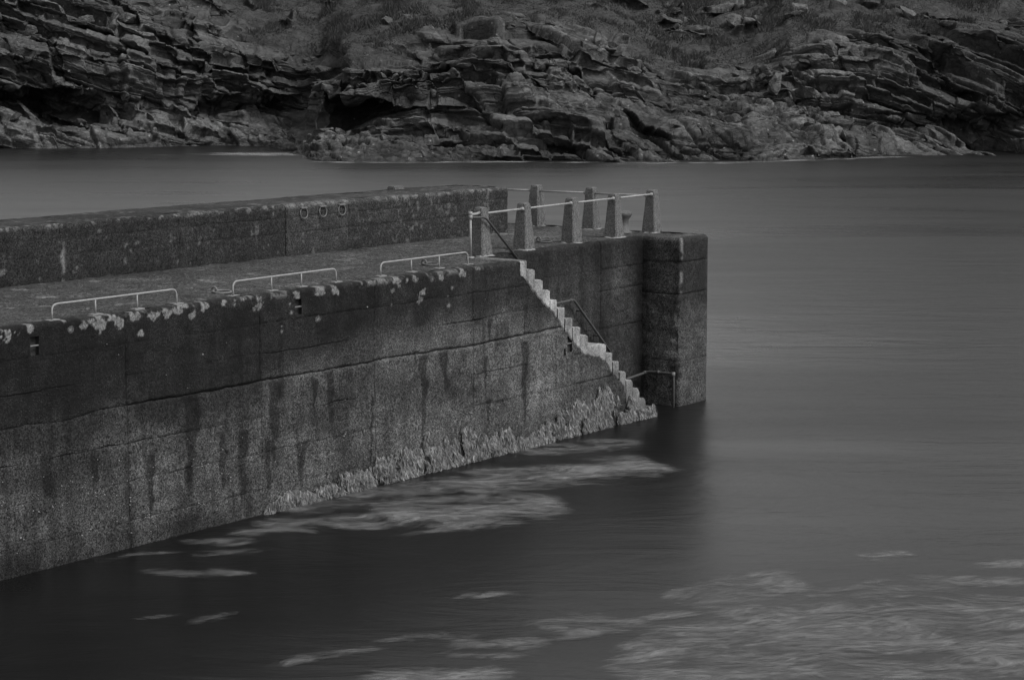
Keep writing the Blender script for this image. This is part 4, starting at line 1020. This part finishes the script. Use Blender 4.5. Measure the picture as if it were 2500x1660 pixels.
# ================================================================== things on the pier
def at(o, s, t, z=ZD, rz=0.0):
    o.location = W(s, t, z); o.rotation_euler = (0, 0, PTH + rz); return o

def shaft_mesh(seed):
    r = random.Random(seed); bm = bmesh.new()
    e_ = r.uniform(-.008, .008)
    prof = [(0, .168), (.02, .172), (.35, .146 + e_), (.7, .119 + e_), (.86, .107), (.915, .098), (.94, .074)]
    rings = []
    for h, w_ in prof:
        ch = w_ * .16
        ring = []
        for sx, sy, swap in ((-1, -1, 0), (1, -1, 1), (1, 1, 0), (-1, 1, 1)):
            a = (sx * (w_ - ch), sy * w_); b = (sx * w_, sy * (w_ - ch))
            for q in ((b, a) if not swap else (a, b)): ring.append(bm.verts.new((q[0] + r.uniform(-.003, .003), q[1] + r.uniform(-.003, .003), h + r.uniform(-.003, .003))))
        rings.append(ring)
    for A, B in zip(rings, rings[1:]):
        for k in range(8): bm.faces.new((A[k], A[(k + 1) % 8], B[(k + 1) % 8], B[k]))
    bm.faces.new(rings[-1]); bm.faces.new(rings[0][::-1])
    bmesh.ops.subdivide_edges(bm, edges=bm.edges[:], cuts=2, use_grid_fill=True)
    for v in bm.verts:
        if v.co.z > .01:
            n = Vector((v.co.x, v.co.y, 0)).normalized()
            v.co += n * r.uniform(-.004, .004)
    return bm_mesh("shaft", bm)
def pad_mesh(seed):
    r = random.Random(seed); bm = bmesh.new()
    n = 22; a = [bm.verts.new((0, 0, .022))]
    r1, r2 = [], []
    for k in range(n):
        an = k / n * 6.2832; q = .19 / max(abs(math.cos(an)), abs(math.sin(an))) * r.uniform(.95, 1.22)
        r1.append(bm.verts.new((q * .8 * math.cos(an), q * .8 * math.sin(an), .02))); r2.append(bm.verts.new((q * math.cos(an), q * math.sin(an), -.012)))
    for k in range(n):
        j = (k + 1) % n; bm.faces.new((a[0], r1[k], r1[j])); bm.faces.new((r1[k], r2[k], r2[j], r1[j]))
    return bm_mesh("mortar_bed", bm)
POSTS = [(.33, 1.33, "concrete post beside the top of the stairs carrying the handrail start"),
         (1.87, 1.42, "second concrete post from the top of the stairs"),
         (3.72, 1.53, "third concrete post from the stairs with an iron ring lying left of it"),
         (5.37, 1.57, "concrete post in front of the iron bollard"),
         (6.93, 1.60, "corner post at the seaward end where both pipe rails meet"),
         (6.93, 3.22, "middle one of the three concrete posts on the seaward edge"),
         (6.90, 4.72, "dark concrete post on the seaward edge nearest the parapet end")]
for i, (s, t, lab) in enumerate(POSTS):
    o = at(empty("concrete_post"), s, t, ZD, R([0, 2, -2, 1, 0, 2, -1][i]))
    link("shaft", shaft_mesh(40 + i), M_POST, o); link("mortar_bed", pad_mesh(60 + i), M_MORTAR, o)
    tag(o, lab, "post", "concrete guard posts along the pier edge")

def pipe_obj(name, parent, pts, r, mat, rad=0.0, seg=10):
    bm = bmesh.new(); tube(bm, arc_path(pts, rad) if rad else pts, r, seg)
    return link(name, bm_mesh(name, bm, True), mat, parent)
def cyl_obj(name, parent, p, r, h, mat, seg=14, axis='Z'):
    bm = bmesh.new()
    d = {'Z': Vector((0, 0, h / 2)), 'X': Vector((h / 2, 0, 0)), 'Y': Vector((0, h / 2, 0))}[axis]; p = Vector(p)
    tube(bm, [p - d, p + d], r, seg); return link(name, bm_mesh(name, bm, True), mat, parent)

# guard rails: pipe spans between the posts (coordinates relative to the rail's base)
g = at(empty("guard_rail"), .33, 1.33)
tag(g, "pale pipe rail running along the stair side through five concrete posts", "railing", "pipe guard rails on the pier head")
for i in range(4):
    (s0, t0, _), (s1, t1, _) = POSTS[i], POSTS[i + 1]
    h0, h1_ = .815 + .008 * i, .823 + .008 * i
    a = Vector((s0 - .33 - .02, t0 - 1.33 - .055, h0)); b = Vector((s1 - .33, t1 - 1.33 - .055, h1_))
    pipe_obj("pipe", g, [a, b], .021, M_PIPE)
    dv = (b - a).normalized()
    bm = bmesh.new(); tube(bm, [b - dv * .16, b - dv * .08], .036, 12); link("collar", bm_mesh("collar", bm, True), M_PIPE, g)
g2 = at(empty("guard_rail"), 6.93, 1.6)
tag(g2, "pale pipe rail along the seaward end from parapet to corner post", "railing", "pipe guard rails on the pier head")
for (s0, t0), (s1, t1) in (((6.93, 1.6), (6.93, 3.22)), ((6.93, 3.22), (6.90, 4.72)), ((6.90, 4.72), (6.88, 5.72))):
    a = Vector((s0 - 6.93 - .03, t0 - 1.6, .81)); b = Vector((s1 - 6.93 - .03, t1 - 1.6, .80))
    pipe_obj("pipe", g2, [a, b], .021, M_PIPE)
    dv = (b - a).normalized()
    bm = bmesh.new(); tube(bm, [a + dv * .09, a + dv * .17], .036, 12); link("collar", bm_mesh("collar", bm, True), M_PIPE, g2)

# low hoop rails along the edge
def low_rail(s0, s1, t0, t1, lab, stub):
    L = s1 - s0; o = at(empty("low_edge_rail"), s0, t0); tag(o, lab, "railing", "low hoop rails along the quay edge")
    dt = t1 - t0
    pipe_obj("pipe", o, [(0, 0, 0), (0, 0, .235), (L, dt, .235), (L, dt, 0)], .0145, M_PIPE, .11)
    for k, fr in enumerate((0, *stub, 1)):
        if 0 < fr < 1: pipe_obj("upright", o, [(L * fr, dt * fr, 0), (L * fr, dt * fr, .235)], .012, M_PIPE)
        bm = bmesh.new(); box(bm, L * fr - .10, L * fr + .10, dt * fr - .06, dt * fr + .06, -.01, .014); link("foot_plate", bm_mesh("foot_plate", bm), M_MORTAR, o)
low_rail(-11.57, -9.01, .17, .2, "low pale hoop rail farthest left at the quay edge", (.335, .67))
low_rail(-7.70, -5.09, .25, .33, "middle one of the three low hoop rails along the quay edge", (.36, .65))
low_rail(-3.88, -1.31, .35, .39, "low hoop rail just left of the stairs with a ring behind it", (.34, .66))

# mooring rings
def torus(bm, c, R_, r, axis_u, axis_v, seg=22, ms=8):
    c = Vector(c); u = Vector(axis_u).normalized(); v = Vector(axis_v).normalized(); n = u.cross(v)
    rows = []
    for i in range(seg):
        a = i / seg * 6.28318; d = u * math.cos(a) + v * math.sin(a)
        rows.append([bm.verts.new(c + d * R_ + (d * math.cos(b) + n * math.sin(b)) * r) for b in (k / ms * 6.28318 for k in range(ms))])
    for i in range(seg):
        A, B = rows[i], rows[(i + 1) % seg]
        for k in range(ms): bm.faces.new((A[k], B[k], B[(k + 1) % ms], A[(k + 1) % ms]))
def deck_ring(s, t, rz, mat, lab):
    o = at(empty("mooring_ring"), s, t, ZD, rz); tag(o, lab, "mooring ring", "iron rings lying on the deck")
    bm = bmesh.new(); torus(bm, (0, 0, .045), .055, .016, (0, 1, 0), (0, 0, 1)); link("eye", bm_mesh("eye", bm, True), mat, o)
    bm = bmesh.new(); torus(bm, (0, -.16, .03), .15, .018, (1, 0, .02), (0, 1, .05)); link("ring", bm_mesh("ring", bm, True), mat, o)
    bm = bmesh.new(); box(bm, -.09, .09, -.09, .09, -.01, .014); link("plate", bm_mesh("plate", bm), mat, o)
deck_ring(-1.85, 1.0, 0, M_IRON, "dark iron ring on the deck behind the low rail nearest the stairs")
deck_ring(-7.55, .82, .1, M_PALEIRON, "worn pale ring on the deck left of the middle low rail")
deck_ring(3.4, 2.15, 0, M_IRON, "dark iron ring on the deck between the second and third posts")

for s, lab in ((-1.58, "left one of three iron rings hanging on the parapet"), (-1.02, "middle one of three iron rings hanging on the parapet"), (-.45, "right one of three iron rings hanging on the parapet")):
    o = at(empty("wall_ring"), s, T_PAR, 4.53); tag(o, lab, "mooring ring", "iron rings hanging on the parapet")
    bm = bmesh.new(); torus(bm, (0, -.035, -.105), .105, .010, (1, 0, 0), (0, .08, 1), 26); link("ring", bm_mesh("ring", bm, True), M_PALEIRON, o)
    bm = bmesh.new(); box(bm, -.09, .09, -.055, .0, -.02, .012); bmesh.ops.bevel(bm, geom=bm.edges[:], offset=.005, segments=1, affect='EDGES'); link("bracket", bm_mesh("bracket", bm), M_PALEIRON, o)

# bollard
o = at(empty("bollard"), 6.42, 2.02); tag(o, "mushroom headed iron bollard partly hidden behind a concrete post", "bollard")
bm = bmesh.new()
prof = [(0, .19), (.03, .19), (.05, .135), (.2, .115), (.3, .12), (.36, .165), (.40, .19), (.44, .19), (.475, .16), (.49, .08), (.492, .01)]
rings = [[bm.verts.new((r_ * math.cos(k / 20 * 6.2832), r_ * math.sin(k / 20 * 6.2832), h)) for k in range(20)] for h, r_ in prof]
for A, B in zip(rings, rings[1:]):
    for k in range(20): bm.faces.new((A[k], A[(k + 1) % 20], B[(k + 1) % 20], B[k]))
link("body", bm_mesh("body", bm, True), mat_plain("bollard_iron", .07, .7, .4, 25, .4), o)

# stair handrails
o = at(empty("stair_handrail"), -.27, 1.12); tag(o, "upper stair handrail dropping from the first concrete post", "handrail", "handrails of the side stairs")
pipe_obj("standard", o, [(0, 0, 0), (0, 0, .84)], .021, M_PIPE)
pipe_obj("rail", o, [(0, .02, .78), (.5, .02, .755), (1.70, .03, -.25)], .024, M_OLDPIPE, .10)
pipe_obj("rail", o, [(0, 0, .84), (.25, .06, .83), (.50, .16, .84)], .026, M_PIPE, .05)
cyl_obj("collar", o, (0, 0, .80), .038, .10, M_PIPE); cyl_obj("collar", o, (0, 0, .86), .038, .06, M_PIPE)
cyl_obj("foot_plate", o, (0, 0, .012), .07, .03, M_PIPE)
o = at(empty("stair_handrail"), 2.40, 1.02, 1.2); tag(o, "dark middle handrail slanting down beside the stair landing", "handrail", "handrails of the side stairs")
pipe_obj("rail", o, [(0, .12, 1.28), (.10, .0, 1.29), (.67, .0, 1.31), (1.78, .0, .31), (2.1, .0, .02)], .027, M_OLDPIPE, .05)
cyl_obj("collar", o, (.55, 0, 1.308), .036, .07, M_OLDPIPE, axis='X'); cyl_obj("collar", o, (.2, 0, 1.295), .036, .07, M_OLDPIPE, axis='X')
pipe_obj("bracket", o, [(.95, 0, 1.05), (.95, .13, 1.05)], .016, M_OLDPIPE); pipe_obj("bracket", o, [(1.6, 0, .47), (1.6, .13, .47)], .016, M_OLDPIPE)
o = at(empty("stair_handrail"), 5.05, 1.0, 0.0); tag(o, "lowest handrail bending round the corner and down into the water", "handrail", "handrails of the side stairs")
pipe_obj("rail", o, [(0, .12, .60), (0.05, .02, .62), (.68, -.02, .68), (.70, -.1, .71), (.68, -.75, .72), (.68, -.75, -.6)], .028, M_OLDPIPE, .06)
cyl_obj("elbow", o, (.68, -.74, .71), .042, .09, M_PALEIRON); cyl_obj("collar", o, (.69, -.35, .716), .038, .08, M_OLDPIPE, axis='Y'); cyl_obj("collar", o, (.66, -.03, .69), .038, .08, M_OLDPIPE, axis='X')

# ================================================================== seaweed
def ribbons(P0, D, L, Wd, sag, nseg=3, side=None):
    """P0 (n,3) roots, D (n,3) unit directions, bent by sag (n,3)"""
    n = len(P0); k = np.linspace(0, 1, nseg + 1)[None, :, None]
    c = P0[:, None] + D[:, None] * L[:, None, None] * k + sag[:, None] * (k ** 2)
    wk = (np.array([.7, 1.0, .9, .35])[:nseg + 1] if nseg == 3 else np.linspace(1, .4, nseg + 1))[None, :, None]
    a = c - side[:, None] * Wd[:, None, None] * wk; b = c + side[:, None] * Wd[:, None, None] * wk
    V = np.stack([a, b], 2).reshape(-1, 3)
    m = nseg + 1
    f = np.array([[2 * j, 2 * j + 1, 2 * j + 3, 2 * j + 2] for j in range(nseg)])
    F = (f[None] + (np.arange(n) * 2 * m)[:, None, None]).reshape(-1, 4)
    return V, F

FR = np.array([(-7.35, .03), (-7.25, .12), (-6.95, .2), (-6.74, .27), (-6.3, .2), (-6.2, .1), (-6.01, .33), (-5.6, .18), (-5.42, .36), (-4.9, .3), (-4.42, .5), (-4.1, .42), (-3.73, .48), (-3.4, .42), (-3.08, .7), (-2.95, .52), (-2.66, .5), (-2.3, .48), (-1.92, .68), (-1.6, .48), (-1.47, .42), (-1.2, .42), (-.96, .52), (-.5, .35), (-.09, .14), (.2, .22), (.53, .5), (1.1, .55), (1.66, .72), (2.1, .62), (2.54, .82), (2.9, .7), (3.2, .5), (3.8, .5), (4.4, .25), (4.7, .1)])
def hanging_weed(n=80000):
    s = rng.uniform(-7.35, 4.7, n); top = np.interp(s, FR[:, 0], FR[:, 1]) * (.55 + .4 * vnoise(s * 7, 0 * s, 0 * s, 61) + .35 * vnoise(s * 31, 0 * s, 0 * s, 68))
    u = rng.random(n); z = top * (1 - u ** 1.15)
    cl = .6 * vnoise(s * 13, z * 5.0 + s * 2, 0 * s, 62) + .4 * vnoise(s * 26, z * 14, 0 * s, 67)
    keep = (cl > .42) & ((s < 2.9) | (vnoise(s * 5, z * 2, 0 * s, 66) > .52)); s, z, top, cl = s[keep], z[keep], top[keep], cl[keep]; n = len(s)
    out = .02 + .05 * rng.random(n) + .05 * (cl - .36)
    P = np.stack([s, -out, z + .04], 1)
    D = np.stack([rng.normal(0, .4, n), -np.abs(rng.normal(.15, .25, n)), -.9 + rng.normal(0, .3, n)], 1); D /= np.linalg.norm(D, axis=1)[:, None]
    L = .03 + .08 * rng.random(n) ** 1.4; Wd = .003 + .005 * rng.random(n)
    ang = rng.normal(0, .8, n); side = np.stack([np.cos(ang), np.sin(ang), rng.normal(0, .3, n)], 1)
    sag = np.stack([rng.normal(0, .025, n), -.015 * rng.random(n), -.03 * rng.random(n)], 1)
    V, F = ribbons(P, D, L, Wd, sag, 3, side)
    o = link("hanging_seaweed", mesh_np("hanging_seaweed", V, F, False, {'tint': (.35 + 1.1 * rng.random(n) ** 1.4).repeat(8)}), M_WEED, None, PO, PTH)
    tag(o, "shaggy fringe of seaweed hanging along the pier waterline and lower steps", "seaweed", kind='stuff')
hanging_weed()

# small tufts of pale plants on the steps
for s, z, t, lab in ((1.72, 2.22, .75, "small pale tuft of plants growing on a middle step"), (4.22, .50, .5, "pale weed tuft on the lowest visible steps")):
    n = 70; P = np.stack([rng.normal(0, .05, n), rng.normal(0, .12, n), np.zeros(n)], 1); D = np.stack([rng.normal(0, .4, n), rng.normal(0, .4, n), np.ones(n)], 1); D /= np.linalg.norm(D, axis=1)[:, None]
    V, F = ribbons(P, D, .05 + .12 * rng.random(n), .006 + .006 * rng.random(n), np.stack([rng.normal(0, .03, n), rng.normal(0, .03, n), -.02 * np.ones(n)], 1), 3, np.stack([np.ones(n), 0 * P[:, 0], 0 * P[:, 0]], 1))
    o = link("plant_tuft", mesh_np("plant_tuft", V, F), mat_leaf("pale_tuft_" + str(int(z * 10)), .3, .5, 10)); at(o, s, t, z); tag(o, lab, "plant")

KELP = [(-3.88,32.73,-2.47,33.36,0.45,0.5),(-4.25,32.32,-3.31,32.51,0.28,0.5),(-5.1,31.67,-4.31,31.72,0.26,0.45),(-4.64,30.81,-4.08,31.03,0.17,0.5),(-4.97,29.6,-4.66,29.6,0.15,0.5),(-4.1,29.68,-3.82,29.73,0.13,0.35),(-5.79,30.67,-5.3,30.81,0.11,0.4),(-1.99,33.53,0.58,34.37,0.87,1.0),(-2.77,32.73,-2.36,32.73,0.28,0.6),(-2.18,34.37,-0.74,34.89,0.42,0.5),(-0.76,35.99,2.32,38.05,0.71,0.9),(-0.47,37.07,0.94,37.35,0.4,0.6),(0.49,39.26,2.03,40.18,0.46,0.5),(-2.46,35.25,-1.37,35.99,0.52,0.5),(-3.44,33.86,-2.41,34.54,0.41,0.5),(-1.25,32.73,-0.0,33.04,0.38,0.6),(-0.43,28.37,-0.06,28.44,0.12,0.4),(0.46,27.07,1.13,27.34,0.31,0.6),(0.73,26.38,1.54,26.9,0.25,0.5),(-0.56,26.07,0.25,26.17,0.28,0.6),(-1.34,26.17,-0.96,26.27,0.12,0.4),(-0.55,25.48,-0.28,25.52,0.1,0.4),(-2.38,25.29,-1.81,25.67,0.13,0.4),(-4.0,27.23,-3.89,27.27,0.09,0.4),(-4.93,27.23,-4.69,27.34,0.09,0.4),(-1.63,24.51,-0.42,24.62,0.25,0.7),(1.91,27.16,2.21,27.29,0.13,0.5),(2.64,28.25,4.02,29.1,0.63,0.7),(2.72,27.79,3.75,28.49,0.33,0.6),(4.64,28.73,5.13,29.1,0.22,0.5),(5.35,30.81,5.77,30.92,0.14,0.4),(5.08,28.49,6.03,28.97,0.34,0.6),(5.77,29.22,6.36,29.35,0.25,0.4),(6.3,29.1,7.07,29.22,0.2,0.4),(7.06,30.26,7.47,30.34,0.16,0.4),(3.0,27.12,6.8,27.79,0.58,0.75),(2.13,26.27,6.82,27.12,0.72,0.75),(1.62,25.29,6.18,25.87,0.78,0.8),(1.99,24.55,6.33,25.1,0.66,0.65),(6.32,27.79,7.9,28.13,0.46,0.6),(5.23,26.69,7.33,27.12,0.86,0.6),(5.86,25.67,7.34,26.07,0.8,0.55),(1.75,25.67,2.87,25.87,0.39,0.7)]

def kelp():
    """soft mats of weed lying in the surface: a fine sheet whose cover fades out at the edges"""
    x = np.arange(-8, 9.5, .07); y = np.arange(24.0, 43.5, .07)
    X, Y = np.meshgrid(x, y, indexing='ij'); cov = np.zeros_like(X)
    wx = .35 * fbm(X, Y, 0 * X, .6, 2, 530); wy = .22 * fbm(X, Y, 0 * X, .9, 2, 531)
    for (x0, y0, x1, y1, hw, dn) in KELP:
        L = math.hypot(x1 - x0, y1 - y0); dx, dy = (x1 - x0) / L, (y1 - y0) / L
        px, py = X + wx - x0, Y + wy - y0
        u = px * dx + py * dy; v = -px * dy + py * dx
        e = np.maximum(np.maximum(-u, u - L), 0) / .35
        r2 = (v / (hw * 1.15 + .05)) ** 2 + e ** 2
        cov = np.maximum(cov, np.minimum(1, .35 + .75 * dn) * (.78 if y0 < 30 and hw > .3 else 1.0) * np.exp(-r2 * .9))
    # never inside the pier
    S_ = (X - PO.x) * math.sin(PA) + (Y - PO.y) * math.cos(PA); T_ = -(X - PO.x) * math.cos(PA) + (Y - PO.y) * math.sin(PA)
    cov = np.where((T_ > -.05) & (S_ < 4.9), 0, cov)
    n0_, n1_ = X.shape
    V = np.stack([X, Y, np.full_like(X, .008)], -1).reshape(-1, 3); F = grid_faces(n0_, n1_); c = cov.ravel()
    F = F[(c[F] > .03).any(1) & ~((T_.ravel()[F] > -.03) & (S_.ravel()[F] < 4.9)).any(1)]
    used, inv = np.unique(F, return_inverse=True)
    o = link("floating_seaweed", mesh_np("floating_seaweed", V[used], inv.reshape(F.shape), True, {'cover': c[used]}), M_KELP)
    tag(o, "pale streaming seaweed drifting at the water surface in the foreground", "seaweed", kind='stuff')
kelp()
